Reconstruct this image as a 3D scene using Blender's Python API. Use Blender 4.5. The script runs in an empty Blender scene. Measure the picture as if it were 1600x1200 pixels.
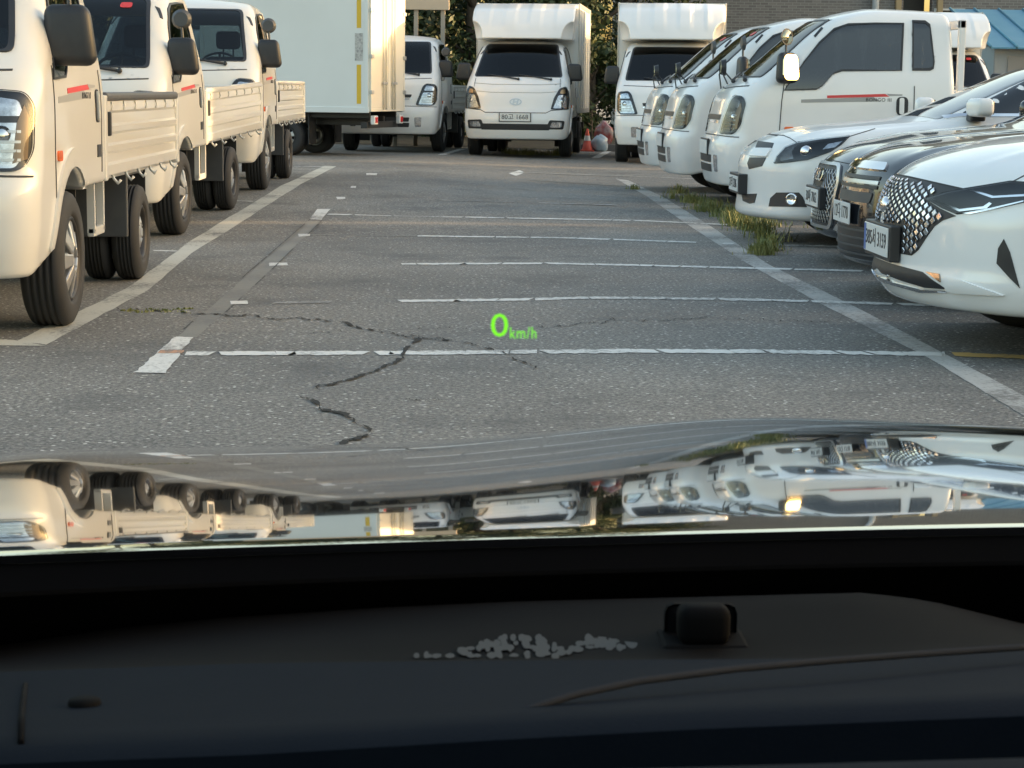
import bpy, bmesh, math, random
import numpy as np
from mathutils import Vector, Matrix, Euler
from mathutils.geometry import delaunay_2d_cdt
random.seed(7); np.random.seed(7)
sc = bpy.context.scene
COL = sc.collection
# ------------------------------------------------------------------ camera
CAM_H, F_PX = 1.17, 3150.0
YAW, PITCH, ROLL = 0.0286460, 0.1446943, 0.0113446
def _axes():
    f = Vector((math.sin(YAW)*math.cos(PITCH), math.cos(YAW)*math.cos(PITCH), -math.sin(PITCH)))
    r = Vector((math.cos(YAW), -math.sin(YAW), 0.0)); u = r.cross(f)
    return r*math.cos(ROLL)+u*math.sin(ROLL), -r*math.sin(ROLL)+u*math.cos(ROLL), f
CR, CU, CF = _axes()
CAM = Vector((0, 0, CAM_H))
cd = bpy.data.cameras.new('camera'); cam = bpy.data.objects.new('camera', cd); COL.objects.link(cam)
cam.matrix_world = Matrix(((CR.x, CU.x, -CF.x, 0), (CR.y, CU.y, -CF.y, 0), (CR.z, CU.z, -CF.z, CAM_H), (0, 0, 0, 1)))
cd.sensor_width = 36; cd.lens = 36*F_PX/1600; cd.clip_start = 0.05; cd.clip_end = 2000
cd.dof.use_dof = True; cd.dof.focus_distance = 12.0; cd.dof.aperture_fstop = 72
sc.camera = cam
# ------------------------------------------------------------------ sky, sun, exposure
SUN_EL, SUN_AZ = math.radians(5.5), math.radians(84.0)      # azimuth from +Y towards +X
w = bpy.data.worlds.new('World'); sc.world = w; w.use_nodes = True
nt = w.node_tree; bg = nt.nodes['Background']
sky = nt.nodes.new('ShaderNodeTexSky'); sky.sky_type = 'NISHITA'; sky.sun_disc = False
sky.sun_elevation = SUN_EL; sky.sun_rotation = SUN_AZ; sky.air_density = 1.0; sky.dust_density = 3.4; sky.ozone_density = 0.6
nt.links.new(sky.outputs[0], bg.inputs[0]); bg.inputs[1].default_value = 0.15
sl = bpy.data.lights.new('sun', 'SUN'); sl.energy = 3.2; sl.angle = math.radians(0.53); sl.color = (1.0, 0.66, 0.34)
so = bpy.data.objects.new('sun', sl); COL.objects.link(so)
sdir = Vector((math.sin(SUN_AZ)*math.cos(SUN_EL), math.cos(SUN_AZ)*math.cos(SUN_EL), math.sin(SUN_EL)))
so.rotation_euler = sdir.to_track_quat('Z', 'Y').to_euler(); so.location = (30, 10, 20)
sc.view_settings.view_transform = 'Standard'; sc.view_settings.look = 'None'; sc.view_settings.gamma = 1
sc.view_settings.use_curve_mapping = False
sc.view_settings.exposure = 2.45
sc.cycles.use_denoising = True
sc.cycles.max_bounces = 10; sc.cycles.transparent_max_bounces = 24; sc.cycles.glossy_bounces = 5
sc.cycles.caustics_reflective = False; sc.cycles.caustics_refractive = False; sc.cycles.sample_clamp_indirect = 6

# ------------------------------------------------------------------ pixels of the photograph -> rays / ground
def ray(px, py):
    d = CF*F_PX + CR*(px-800) - CU*(py-600)
    return d.normalized()
def sstep(t): t = min(1., max(0., t)); return t*t*(3-2*t)
def zg(x, y):
    """height of the asphalt: level near the camera, rising a hand's breadth towards the far left"""
    return .115*sstep((y-15.5)/6.5)*(1-sstep((x+1.2)/3.6))+.05*sstep((y-26)/7)*sstep((x+1.2)/3.6)*(1-sstep((x-2)/3))
def gnd(px, py, z=0.0):
    d = ray(px, py); h = z
    for _ in range(12): P = CAM+d*((h-CAM_H)/d.z); h = z+zg(P.x, P.y)
    return P
def aty(px, py, Y):
    d = ray(px, py); return CAM + d*(Y/d.y)
# ------------------------------------------------------------------ materials
MATS = {}
def principled(name, color, rough=.5, metal=0., coat=0., spec=.5, noise=None, bump=None, emit=None, trans=0., sheen=0.):
    """noise = (scale, amount, second colour); bump = (scale, strength, distance)"""
    if name in MATS: return MATS[name]
    m = bpy.data.materials.new(name); m.use_nodes = True; n = m.node_tree; b = n.nodes['Principled BSDF']
    b.inputs['Base Color'].default_value = (*color, 1); b.inputs['Roughness'].default_value = rough
    b.inputs['Metallic'].default_value = metal; b.inputs['Coat Weight'].default_value = coat
    b.inputs['Coat Roughness'].default_value = .03; b.inputs['Specular IOR Level'].default_value = spec
    b.inputs['Transmission Weight'].default_value = trans
    tc = n.nodes.new('ShaderNodeTexCoord')
    if noise:
        t = n.nodes.new('ShaderNodeTexNoise'); t.inputs['Scale'].default_value = noise[0]; t.inputs['Detail'].default_value = 6
        n.links.new(tc.outputs['Object'], t.inputs['Vector'])
        r = n.nodes.new('ShaderNodeValToRGB'); r.color_ramp.elements[0].position = .42; r.color_ramp.elements[1].position = .72
        r.color_ramp.elements[0].color = (0, 0, 0, 1); r.color_ramp.elements[1].color = (noise[1],)*3+(1,)
        n.links.new(t.outputs['Fac'], r.inputs[0])
        x = n.nodes.new('ShaderNodeMix'); x.data_type = 'RGBA'
        x.inputs[6].default_value = (*color, 1); x.inputs[7].default_value = (*noise[2], 1)
        n.links.new(r.outputs[0], x.inputs[0]); n.links.new(x.outputs[2], b.inputs['Base Color'])
    if bump:
        t2 = n.nodes.new('ShaderNodeTexNoise'); t2.inputs['Scale'].default_value = bump[0]; t2.inputs['Detail'].default_value = 4
        n.links.new(tc.outputs['Object'], t2.inputs['Vector'])
        bp = n.nodes.new('ShaderNodeBump'); bp.inputs['Strength'].default_value = bump[1]; bp.inputs['Distance'].default_value = bump[2]
        n.links.new(t2.outputs['Fac'], bp.inputs['Height']); n.links.new(bp.outputs[0], b.inputs['Normal'])
    if emit:
        b.inputs['Emission Color'].default_value = (*emit[0], 1); b.inputs['Emission Strength'].default_value = emit[1]
    MATS[name] = m; return m
def glassmat(name, tint, ior=1.5, rough=0.0):
    """thin pane: tinted see-through with a Fresnel reflection"""
    if name in MATS: return MATS[name]
    m = bpy.data.materials.new(name); m.use_nodes = True; n = m.node_tree
    for k in list(n.nodes):
        if k.type != 'OUTPUT_MATERIAL': n.nodes.remove(k)
    o = [k for k in n.nodes if k.type == 'OUTPUT_MATERIAL'][0]
    t = n.nodes.new('ShaderNodeBsdfTransparent'); t.inputs[0].default_value = (*tint, 1)
    g = n.nodes.new('ShaderNodeBsdfGlossy'); g.inputs['Roughness'].default_value = rough
    f = n.nodes.new('ShaderNodeFresnel'); f.inputs[0].default_value = ior
    x = n.nodes.new('ShaderNodeMixShader')
    n.links.new(f.outputs[0], x.inputs[0]); n.links.new(t.outputs[0], x.inputs[1]); n.links.new(g.outputs[0], x.inputs[2])
    n.links.new(x.outputs[0], o.inputs[0]); MATS[name] = m; return m
WHITE = principled('white_paint', (.82, .815, .80), .28, 0, .6, .5, noise=(2.3, .12, (.60, .57, .52)))
CREAMW = principled('cream_white_paint', (.72, .70, .645), .28, 0, .6, .5, noise=(2.3, .15, (.60, .56, .48)))
WHITE2 = principled('pearl_white_paint', (.82, .83, .83), .22, 0, .9, .5, noise=(1.5, .06, (.62, .62, .6)))
BLACKP = principled('black_paint', (.006, .007, .011), .12, 0, 1.0, .5)
NAVYP = principled('dark_blue_black_paint', (.008, .011, .018), .14, 0, 1.0, .5)
HOODP = principled('hood_black_paint', (.006, .006, .007), .05, 0, 1.0, .7)
HOODP.node_tree.nodes['Principled BSDF'].inputs['Coat IOR'].default_value = 1.55; HOODP.node_tree.nodes['Principled BSDF'].inputs['Coat Roughness'].default_value = .02
PLASTIC = principled('black_plastic', (.022, .023, .026), .45, noise=(14, .5, (.035, .035, .036)))
GREYPL = principled('grey_plastic', (.07, .072, .075), .5, noise=(8, .5, (.10, .10, .095)))
DGREY = principled('dark_metal', (.03, .03, .032), .5, .2, noise=(6, .6, (.05, .045, .04)))
RUBBER = principled('tyre_rubber', (.026, .026, .027), .75, noise=(9, .6, (.034, .033, .033)), bump=(60, .3, .002))
CHROME = principled('chrome', (.82, .82, .83), .07, 1.0)
SATIN = principled('satin_silver', (.55, .56, .57), .3, .9)
HUBC = principled('silver_wheel', (.50, .50, .50), .35, .75, noise=(9, .4, (.33, .31, .28)))
MIRROR = principled('mirror_glass', (.62, .54, .34), .06, 1.0)
ORANGE = principled('orange_lens', (.85, .16, .03), .2, 0, .5)
REDL = principled('red_lens', (.62, .02, .025), .2, 0, .5)
REDP = principled('red_decal', (.62, .05, .05), .4)
GREYDEC = principled('grey_decal', (.33, .33, .32), .4)
LAMPW = principled('lamp_reflector', (.75, .76, .78), .16, .85, noise=(30, .8, (.25, .26, .28)))
LAMPD = principled('lamp_housing', (.035, .036, .04), .25, .3)
PLATEW = principled('plate_white', (.72, .73, .72), .4)
PLATEB = principled('plate_blue', (.08, .16, .45), .4)
INK = principled('plate_ink', (.02, .02, .025), .5)
SEAT = principled('seat_cloth', (.03, .031, .034), .85)
SEAM = principled('panel_gap', (.05, .05, .05), .8)
ALU = principled('aluminium', (.52, .53, .53), .38, .7, noise=(5, .4, (.40, .40, .38)))
BOXW = principled('box_panel_white', (.78, .80, .785), .38, 0, .2, noise=(1.1, .25, (.62, .63, .61)))
CREAM = principled('cream_panel', (.74, .70, .60), .4, 0, .2, noise=(2, .3, (.64, .58, .48)))
GLASS = glassmat('tinted_glass', (.34, .40, .41))
GLASSD = glassmat('dark_tinted_glass', (.06, .07, .08))
GLASSM = glassmat('mid_tinted_glass', (.10, .11, .115), 2.1)
OPAQ = principled('dark_car_glass', (.012, .014, .016), .03, 0, 1.0, .5)
LENS = glassmat('lamp_lens', (.85, .87, .88), 1.45)
YELLOW = principled('yellow_reflective_tape', (.75, .48, .04), .4)
# ------------------------------------------------------------------ object helpers
def obj(name, me, mat=None, parent=None, loc=None, rot=None):
    o = bpy.data.objects.new(name, me); COL.objects.link(o)
    if mat is not None and me is not None:
        if not me.materials: me.materials.append(mat)
        elif me.materials[0] is not mat: o.material_slots[0].link = 'OBJECT'; o.material_slots[0].material = mat
    if parent is not None: o.parent = parent
    if loc is not None: o.location = loc
    if rot is not None: o.rotation_euler = rot
    return o
def thing(name, label, cat, loc=(0, 0, 0), rotz=0., group=None):
    o = bpy.data.objects.new(name, None); COL.objects.link(o); o.location = loc; o.rotation_euler = (0, 0, rotz)
    o.empty_display_size = .2
    return tag(o, label, cat, group)
def tag(o, label=None, cat=None, group=None, kind=None):
    if label: o['label'] = label
    if cat: o['category'] = cat
    if group: o['group'] = group
    if kind: o['kind'] = kind
    return o
def pydata(name, v, f, smooth=False, nrm=None):
    me = bpy.data.meshes.new(name); me.from_pydata([tuple(map(float, p)) for p in v], [], [tuple(map(int, q)) for q in f]); me.update()
    if smooth:
        me.polygons.foreach_set('use_smooth', [True]*len(me.polygons))
        if nrm is not None: me.normals_split_custom_set_from_vertices([tuple(map(float, q)) for q in nrm])
    return me
def bm_mesh(bm, name, smooth=False):
    bmesh.ops.recalc_face_normals(bm, faces=bm.faces)
    me = bpy.data.meshes.new(name); bm.to_mesh(me); bm.free()
    if smooth: me.polygons.foreach_set('use_smooth', [True]*len(me.polygons))
    return me
def bx(bm, x0, x1, y0, y1, z0, z1, bev=0., M=None, seg=2):
    c = bmesh.ops.create_cube(bm, size=1)['verts']
    for v in c: v.co = Vector((x0+(v.co.x+.5)*(x1-x0), y0+(v.co.y+.5)*(y1-y0), z0+(v.co.z+.5)*(z1-z0)))
    es = {e for v in c for e in v.link_edges}
    if bev > 0:
        r = bmesh.ops.bevel(bm, geom=list(es), offset=bev, segments=seg, affect='EDGES', profile=.5)
        c = list({v for f in r['faces'] for v in f.verts} | {v for v in c if v.is_valid})
    if M is not None: bmesh.ops.transform(bm, matrix=M, verts=c)
    return c
def box_mesh(name, *a, **k):
    bm = bmesh.new(); bx(bm, *a, **k); return bm_mesh(bm, name)
def boxes(name, lst, bev=0.):
    bm = bmesh.new()
    for a in lst: bx(bm, *a, bev=bev)
    return bm_mesh(bm, name)
def tube(bm, pts, rad, n=8, cap=True):
    """a tube through pts; rad a number or list"""
    pts = [Vector(p) for p in pts]; rad = rad if isinstance(rad, (list, tuple)) else [rad]*len(pts)
    rings = []; up = Vector((0, 0, 1))
    for i, p in enumerate(pts):
        d = (pts[min(i+1, len(pts)-1)]-pts[max(i-1, 0)]).normalized()
        a = d.cross(up if abs(d.z) < .95 else Vector((1, 0, 0))).normalized(); b = d.cross(a)
        rings.append([bm.verts.new(p+(a*math.cos(2*math.pi*k/n)+b*math.sin(2*math.pi*k/n))*rad[i]) for k in range(n)])
    for r0, r1 in zip(rings, rings[1:]):
        for k in range(n): bm.faces.new((r0[k], r0[(k+1) % n], r1[(k+1) % n], r1[k]))
    if cap: bm.faces.new(rings[0][::-1]); bm.faces.new(rings[-1])
def tube_mesh(name, pts, rad, n=8):
    bm = bmesh.new(); tube(bm, pts, rad, n); return bm_mesh(bm, name, True)
def lathe(name, prof, n=48, axis='y', smooth=True):
    """revolve (r, h) profile about an axis"""
    v, f = [], []
    for i in range(n):
        a = 2*math.pi*i/n; c, s = math.cos(a), math.sin(a)
        for r, h in prof: v.append((r*c, h, r*s) if axis == 'y' else (r*c, r*s, h) if axis == 'z' else (h, r*c, r*s))
    m = len(prof)
    for i in range(n):
        for j in range(m-1): f.append((i*m+j, i*m+j+1, ((i+1) % n)*m+j+1, ((i+1) % n)*m+j))
    me = pydata(name, v, f, smooth)
    bm = bmesh.new(); bm.from_mesh(me); bmesh.ops.remove_doubles(bm, verts=bm.verts, dist=1e-5); bmesh.ops.recalc_face_normals(bm, faces=bm.faces); bm.to_mesh(me); bm.free()
    if smooth: me.polygons.foreach_set('use_smooth', [True]*len(me.polygons))
    return me
MIRC = {}
def mirror_mesh(me, name=None):
    """mirrored copy of a mesh about local y = 0"""
    if me.name in MIRC: return MIRC[me.name]
    m2 = me.copy(); MIRC[me.name] = m2; bm = bmesh.new(); bm.from_mesh(m2)
    for v in bm.verts: v.co.y = -v.co.y
    bmesh.ops.reverse_faces(bm, faces=bm.faces); bm.to_mesh(m2); bm.free(); m2.update()
    return m2
def copy_tree(o, parent=None):
    c = o.copy(); COL.objects.link(c); c.parent = parent
    for ch in [k for k in o.children]: copy_tree(ch, c)
    return c
def text_mesh(s, size, depth=.0008, spacing=1.0):
    cu = bpy.data.curves.new('lettering', 'FONT'); cu.body = s; cu.size = size; cu.extrude = depth; cu.align_x = 'CENTER'; cu.align_y = 'CENTER'
    cu.space_character = spacing; cu.resolution_u = 3
    o = bpy.data.objects.new('tmp', cu); COL.objects.link(o); dg = bpy.context.evaluated_depsgraph_get()
    me = bpy.data.meshes.new_from_object(o.evaluated_get(dg)); bpy.data.objects.remove(o); bpy.data.curves.remove(cu)
    return me
# ------------------------------------------------------------------ signed-field bodies
def smax(a, b, k):
    h = np.maximum(k-np.abs(a-b), 0)/k; return np.maximum(a, b)+h*h*k*.25
def smin(a, b, k): return -smax(-a, -b, k)
def sm1(pts, sig=.03):
    """smoothed piecewise-linear profile as a function"""
    pts = np.array(pts, float); lo, hi = pts[0, 0]-.5, pts[-1, 0]+.5; n = int((hi-lo)/.005)+1
    t = np.linspace(lo, hi, n); y = np.interp(t, pts[:, 0], pts[:, 1])
    if sig > 0:
        k = np.exp(-.5*(np.arange(-60, 61)*.005/sig)**2); k /= k.sum()
        y = np.convolve(np.pad(y, 60, mode='edge'), k, mode='valid')
    return lambda q: np.interp(q, t, y)
def grad(f, P, e=.004):
    G = np.empty_like(P)
    for i in range(3):
        d = np.zeros(3); d[i] = e; G[:, i] = (f(P+d)-f(P-d))/(2*e)
    return G
def snap(f, P, it=4, e=.003):
    P = P.copy()
    for _ in range(it):
        v = f(P); g = grad(f, P, e); s = v/np.maximum((g*g).sum(1), 1e-4); s = np.clip(s, -.05, .05)
        P -= g*s[:, None]
    return P
def surface_nets(f, lo, hi, res, name, ne=.006):
    ax = [np.arange(l-res*2, h+res*2.5, res) for l, h in zip(lo, hi)]
    X, Y, Z = np.meshgrid(*ax, indexing='ij'); Fv = f(np.stack([X.ravel(), Y.ravel(), Z.ravel()], 1)).reshape(X.shape)
    nx, ny, nz = Fv.shape; c = (nx-1, ny-1, nz-1)
    S = np.zeros(c+(3,)); N = np.zeros(c)
    cs = [(i, j, k) for i in (0, 1) for j in (0, 1) for k in (0, 1)]
    sl_ = lambda o: tuple(slice(o[a], o[a]+c[a]) for a in range(3))
    for a in range(3):
        for o in cs:
            if o[a]: continue
            o2 = list(o); o2[a] = 1
            A, B = Fv[sl_(o)], Fv[sl_(o2)]; m = (A < 0) != (B < 0)
            t = np.where(m, A/np.where(m, A-B, 1), 0)
            for b in range(3): S[..., b] += np.where(m, o[b]+(t if b == a else 0), 0)
            N += m
    idx = -np.ones(c, int); on = N > 0; idx[on] = np.arange(on.sum())
    ijk = np.argwhere(on); P = (ijk+S[on]/N[on][:, None])*res+np.array([q[0] for q in ax])
    faces = []
    for a in range(3):
        b, d = (a+1) % 3, (a+2) % 3
        sA = [slice(1, -1)]*3; sA[a] = slice(0, -1); sB = [slice(1, -1)]*3; sB[a] = slice(1, None)
        A, B = Fv[tuple(sA)], Fv[tuple(sB)]; m = (A < 0) != (B < 0); q = np.argwhere(m)
        if not len(q): continue
        neg = (A < 0)[m]; base = q.copy(); base[:, b] += 1; base[:, d] += 1
        def cell(ob, od):
            z = base.copy(); z[:, b] += ob; z[:, d] += od; return idx[z[:, 0], z[:, 1], z[:, 2]]
        Q = np.stack([cell(-1, -1), cell(0, -1), cell(0, 0), cell(-1, 0)], 1)
        Q[~neg] = Q[~neg][:, ::-1]; faces.append(Q)
    Fc = np.concatenate(faces); Fc = Fc[(Fc >= 0).all(1)]
    P = snap(f, P, 3); n = grad(f, P, ne); n /= np.maximum(np.linalg.norm(n, axis=1), 1e-9)[:, None]
    return pydata(name, P, Fc, True, n)
class Body:
    """f: field of the closed solid in local metres; M: world matrix where it was measured against the photograph"""
    def __init__(s, f, M=None): s.f = f; s.memo = {}; s.M = M; s.Mi = M.inverted() if M is not None else None
    def trace(s, O, D, tmax, n=400, t0=0.):
        best = np.full(len(O), np.nan); t = np.linspace(t0, tmax, n)
        V = np.stack([s.f(O+D*q) for q in t], 1)
        neg = V < 0; hit = neg.any(1); i = np.where(hit, neg.argmax(1), V.argmin(1)); lo = t[np.maximum(i-1, 0)]; hi = t[i]
        for _ in range(14):
            m = (lo+hi)/2; v = s.f(O+D*m[:, None]); lo, hi = np.where(v < 0, lo, m), np.where(v < 0, m, hi)
        P = O+D*hi[:, None]
        if (~hit).any(): P[~hit] = snap(s.f, P[~hit], 12)
        return P
    def px(s, pts, depth):
        """photograph pixels -> local points on the body"""
        o = np.array(s.Mi @ CAM); R = s.Mi.to_3x3()
        D = np.array([R @ ray(*p) for p in pts]); O = np.repeat(o[None], len(D), 0)
        return s.trace(O, D, depth+3.0, 240, depth-3.0)
    def axis(s, pts, ax):
        """'front': (y,z) seen along -x; 'left': (x,z) seen along -y; 'top': (x,y) seen along -z; 'rear'"""
        p = np.array(pts, float); o = np.zeros((len(p), 3)); d = np.zeros(3)
        if ax == 'front': o[:, 1:] = p; o[:, 0] = .6; d[0] = -1
        elif ax == 'rear': o[:, 1:] = p; o[:, 0] = -6; d[0] = 1
        elif ax == 'left': o[:, 0] = p[:, 0]; o[:, 2] = p[:, 1]; o[:, 1] = 1.4; d[1] = -1
        else: o[:, :2] = p; o[:, 2] = 2.6; d[2] = -1
        return s.trace(o, np.repeat(d[None], len(p), 0), 6.5 if ax == 'rear' else 2.6, 260 if ax == 'rear' else 130)
    def patch(s, name, poly, mode='left', off=.004, thick=.012, step=.04, depth=None, rnd=0, holes=(), smooth=True, inward=0.):
        """a thin plate that lies on the body, bounded by poly (in pixels or in one of the axis views)"""
        key = (name, repr(poly), mode, off, thick, step, rnd, repr(holes))
        if key not in s.memo: s.memo[key] = s._patch(name, poly, mode, off, thick, step, depth, rnd, holes, smooth)
        return s.memo[key]
    def _patch(s, name, poly, mode, off, thick, step, depth, rnd, holes, smooth):
        poly = roundpoly(poly, rnd) if rnd else [tuple(p) for p in poly]
        poly = densify(poly, step); loops = [poly]+[densify(list(h), step) for h in holes]
        vs, es = [], []
        for lp in loops:
            b = len(vs); vs += [Vector(p) for p in lp]; es += [(b+i, b+(i+1) % len(lp)) for i in range(len(lp))]
        A = np.array(poly); x0, y0 = A.min(0); x1, y1 = A.max(0)
        def inside(Q, lp):
            A_ = np.array(lp); B_ = np.roll(A_, -1, 0); x_, y_ = Q[:, :1], Q[:, 1:]
            c = (A_[:, 1] > y_) != (B_[:, 1] > y_); dy = B_[:, 1]-A_[:, 1]; dy = np.where(np.abs(dy) < 1e-12, 1e-12, dy)
            return ((c & (x_ < (B_[:, 0]-A_[:, 0])*(y_-A_[:, 1])/dy+A_[:, 0])).sum(1) % 2) == 1
        def keep(Q):
            m = inside(Q, poly)
            for h in loops[1:]: m &= ~inside(Q, h)
            return m
        G = np.array([(gx, gy) for gx in np.arange(x0+step*.5, x1, step) for gy in np.arange(y0+step*.5, y1, step)]).reshape(-1, 2)
        if len(G): vs += [Vector(q) for q in G[keep(G)]]
        out = delaunay_2d_cdt(vs, es, [], 0, 1e-6); V2 = [tuple(p) for p in out[0]]
        tri = np.array([tuple(t) for t in out[2]]); C_ = np.array(V2)[tri].mean(1); T = [tuple(t) for t in tri[keep(C_)]]
        P = s.px(V2, depth) if mode == 'px' else s.axis(V2, mode)
        return plate(s.f, name, P, T, off, thick, smooth)
def plate(f, name, P, T, off, thick, smooth=True):
    n = grad(f, P, .006); n /= np.maximum(np.linalg.norm(n, axis=1), 1e-9)[:, None]
    fixed = []
    for t in T:
        a, b, c = P[list(t)]; k = np.cross(b-a, c-a); fixed.append(t if k @ (n[t[0]]+n[t[1]]+n[t[2]]) > 0 else t[::-1])
    top = P+n*off; bot = P+n*(off-thick); N = len(P); cnt = {}
    for t in fixed:
        for i in range(3):
            e = (t[i], t[(i+1) % 3]); cnt[tuple(sorted(e))] = cnt.get(tuple(sorted(e)), 0)+1
    V = list(top); Fs = list(fixed); bi = {}; Nn = list(n)
    def bv(i, up):
        if (i, up) not in bi: bi[(i, up)] = len(V); V.append(top[i] if up else bot[i]); Nn.append(n[i])
        return bi[(i, up)]
    skirt = []
    for t in fixed:
        for i in range(3):
            a, b = t[i], t[(i+1) % 3]
            if cnt[tuple(sorted((a, b)))] == 1: skirt.append((bv(b, 1), bv(a, 1), bv(a, 0), bv(b, 0)))
    me = pydata(name, V, Fs+skirt, False)
    if smooth:
        fl = [True]*len(Fs)+[False]*len(skirt); me.polygons.foreach_set('use_smooth', fl)
        me.normals_split_custom_set_from_vertices([tuple(map(float, q)) for q in Nn[:N]]+[(0., 0., 0.)]*(len(V)-N))
    return me
def roundpoly(p, r, n=4):
    out = []; m = len(p)
    for i in range(m):
        a, b, c = Vector(p[i-1][:2]), Vector(p[i][:2]), Vector(p[(i+1) % m][:2])
        u, v = a-b, c-b; q = min(r, u.length*.45, v.length*.45)
        if q < 1e-6: out.append(tuple(b)); continue
        s0, s1 = b+u.normalized()*q, b+v.normalized()*q
        for k in range(n+1):
            t = k/n; out.append(tuple(s0*(1-t)**2+b*2*t*(1-t)+s1*t*t))
    return out
def densify(p, step):
    out = []; m = len(p)
    for i in range(m):
        a, b = Vector(p[i][:2]), Vector(p[(i+1) % m][:2]); k = max(1, int(math.ceil((b-a).length/step)))
        out += [tuple(a.lerp(b, j/k)) for j in range(k)]
    return out
def strip(line, wd):
    """a polyline widened into a closed polygon"""
    L = [Vector(p) for p in line]; l, r = [], []
    for i, p in enumerate(L):
        d = (L[min(i+1, len(L)-1)]-L[max(i-1, 0)]).normalized(); n = Vector((-d.y, d.x)); ww = wd if not isinstance(wd, (list, tuple)) else wd[i]
        l.append(tuple(p+n*ww/2)); r.append(tuple(p-n*ww/2))
    return l+r[::-1]
def seat(t, xf, xr):
    """stand a vehicle on the ground: height and pitch from the ground under its axles"""
    c, s_ = math.cos(t.rotation_euler.z), math.sin(t.rotation_euler.z); X, Y = t.location.x, t.location.y
    za, zb = zg(X+c*xf, Y+s_*xf), zg(X+c*xr, Y+s_*xr); p = math.atan2(za-zb, xf-xr)
    t.rotation_euler = (0, -p, t.rotation_euler.z); t.location.z = za-math.sin(p)*xf; return t
def place(loc, rotz): return Matrix.Translation(loc) @ Matrix.Rotation(rotz, 4, 'Z')
# ================================================================== ground
def asphalt_mat():
    m = bpy.data.materials.new('asphalt'); m.use_nodes = True; n = m.node_tree; b = n.nodes['Principled BSDF']; L = n.links.new
    tc = n.nodes.new('ShaderNodeTexCoord')
    def noise(scale, det=5, rough=.6):
        t = n.nodes.new('ShaderNodeTexNoise'); t.inputs['Scale'].default_value = scale; t.inputs['Detail'].default_value = det; t.inputs['Roughness'].default_value = rough
        L(tc.outputs['Object'], t.inputs['Vector']); return t
    def ramp(src, pts):
        r = n.nodes.new('ShaderNodeValToRGB'); e = r.color_ramp.elements
        while len(e) < len(pts): e.new(.5)
        for k, (p, c) in zip(e, pts): k.position = p; k.color = (*c, 1) if len(c) == 3 else c
        L(src, r.inputs[0]); return r
    def mix(f, a, c, mode='MIX'):
        x = n.nodes.new('ShaderNodeMix'); x.data_type = 'RGBA'; x.blend_type = mode
        if isinstance(f, float): x.inputs[0].default_value = f
        else: L(f, x.inputs[0])
        for s, i in ((a, 6), (c, 7)):
            if isinstance(s, tuple): x.inputs[i].default_value = (*s, 1)
            else: L(s, x.inputs[i])
        return x.outputs[2]
    base = ramp(noise(.35, 6).outputs[0], [(.32, (.135, .130, .121)), (.5, (.175, .168, .154)), (.68, (.22, .210, .19))]).outputs[0]
    grain = ramp(noise(48, 6, .85).outputs[0], [(.34, (.22, .22, .23)), (.5, (.95, .95, .95)), (.64, (2.3, 2.25, 2.15))]).outputs[0]
    c = mix(1.0, base, grain, 'MULTIPLY')
    v = n.nodes.new('ShaderNodeTexVoronoi'); v.inputs['Scale'].default_value = 34; L(tc.outputs['Object'], v.inputs['Vector'])
    st = ramp(v.outputs['Distance'], [(.16, (1, 1, 1)), (.30, (0, 0, 0))]).outputs[0]
    wh = n.nodes.new('ShaderNodeTexWhiteNoise'); wh.noise_dimensions = '3D'; L(v.outputs['Position'], wh.inputs['Vector'])
    pick = ramp(wh.outputs[0], [(.74, (0, 0, 0)), (.78, (1, 1, 1))]).outputs[0]
    c = mix(mix(1.0, st, pick, 'MULTIPLY'), c, (.62, .60, .55))
    stain = ramp(noise(1.1, 8, .7).outputs[0], [(.52, (0, 0, 0)), (.70, (.75, .75, .75))]).outputs[0]
    c = mix(stain, c, (.085, .084, .082))
    patch = ramp(noise(3.2, 7, .75).outputs[0], [(.58, (0, 0, 0)), (.75, (.5, .5, .5))]).outputs[0]
    c = mix(patch, c, (.27, .258, .23))
    L(c, b.inputs['Base Color']); b.inputs['Roughness'].default_value = .82; b.inputs['Specular IOR Level'].default_value = .35
    h = mix(.35, noise(95, 3, .7).outputs[0], v.outputs['Distance'])
    bp = n.nodes.new('ShaderNodeBump'); bp.inputs['Strength'].default_value = .75; bp.inputs['Distance'].default_value = .006
    L(h, bp.inputs['Height']); L(bp.outputs[0], b.inputs['Normal'])
    return m
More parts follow.
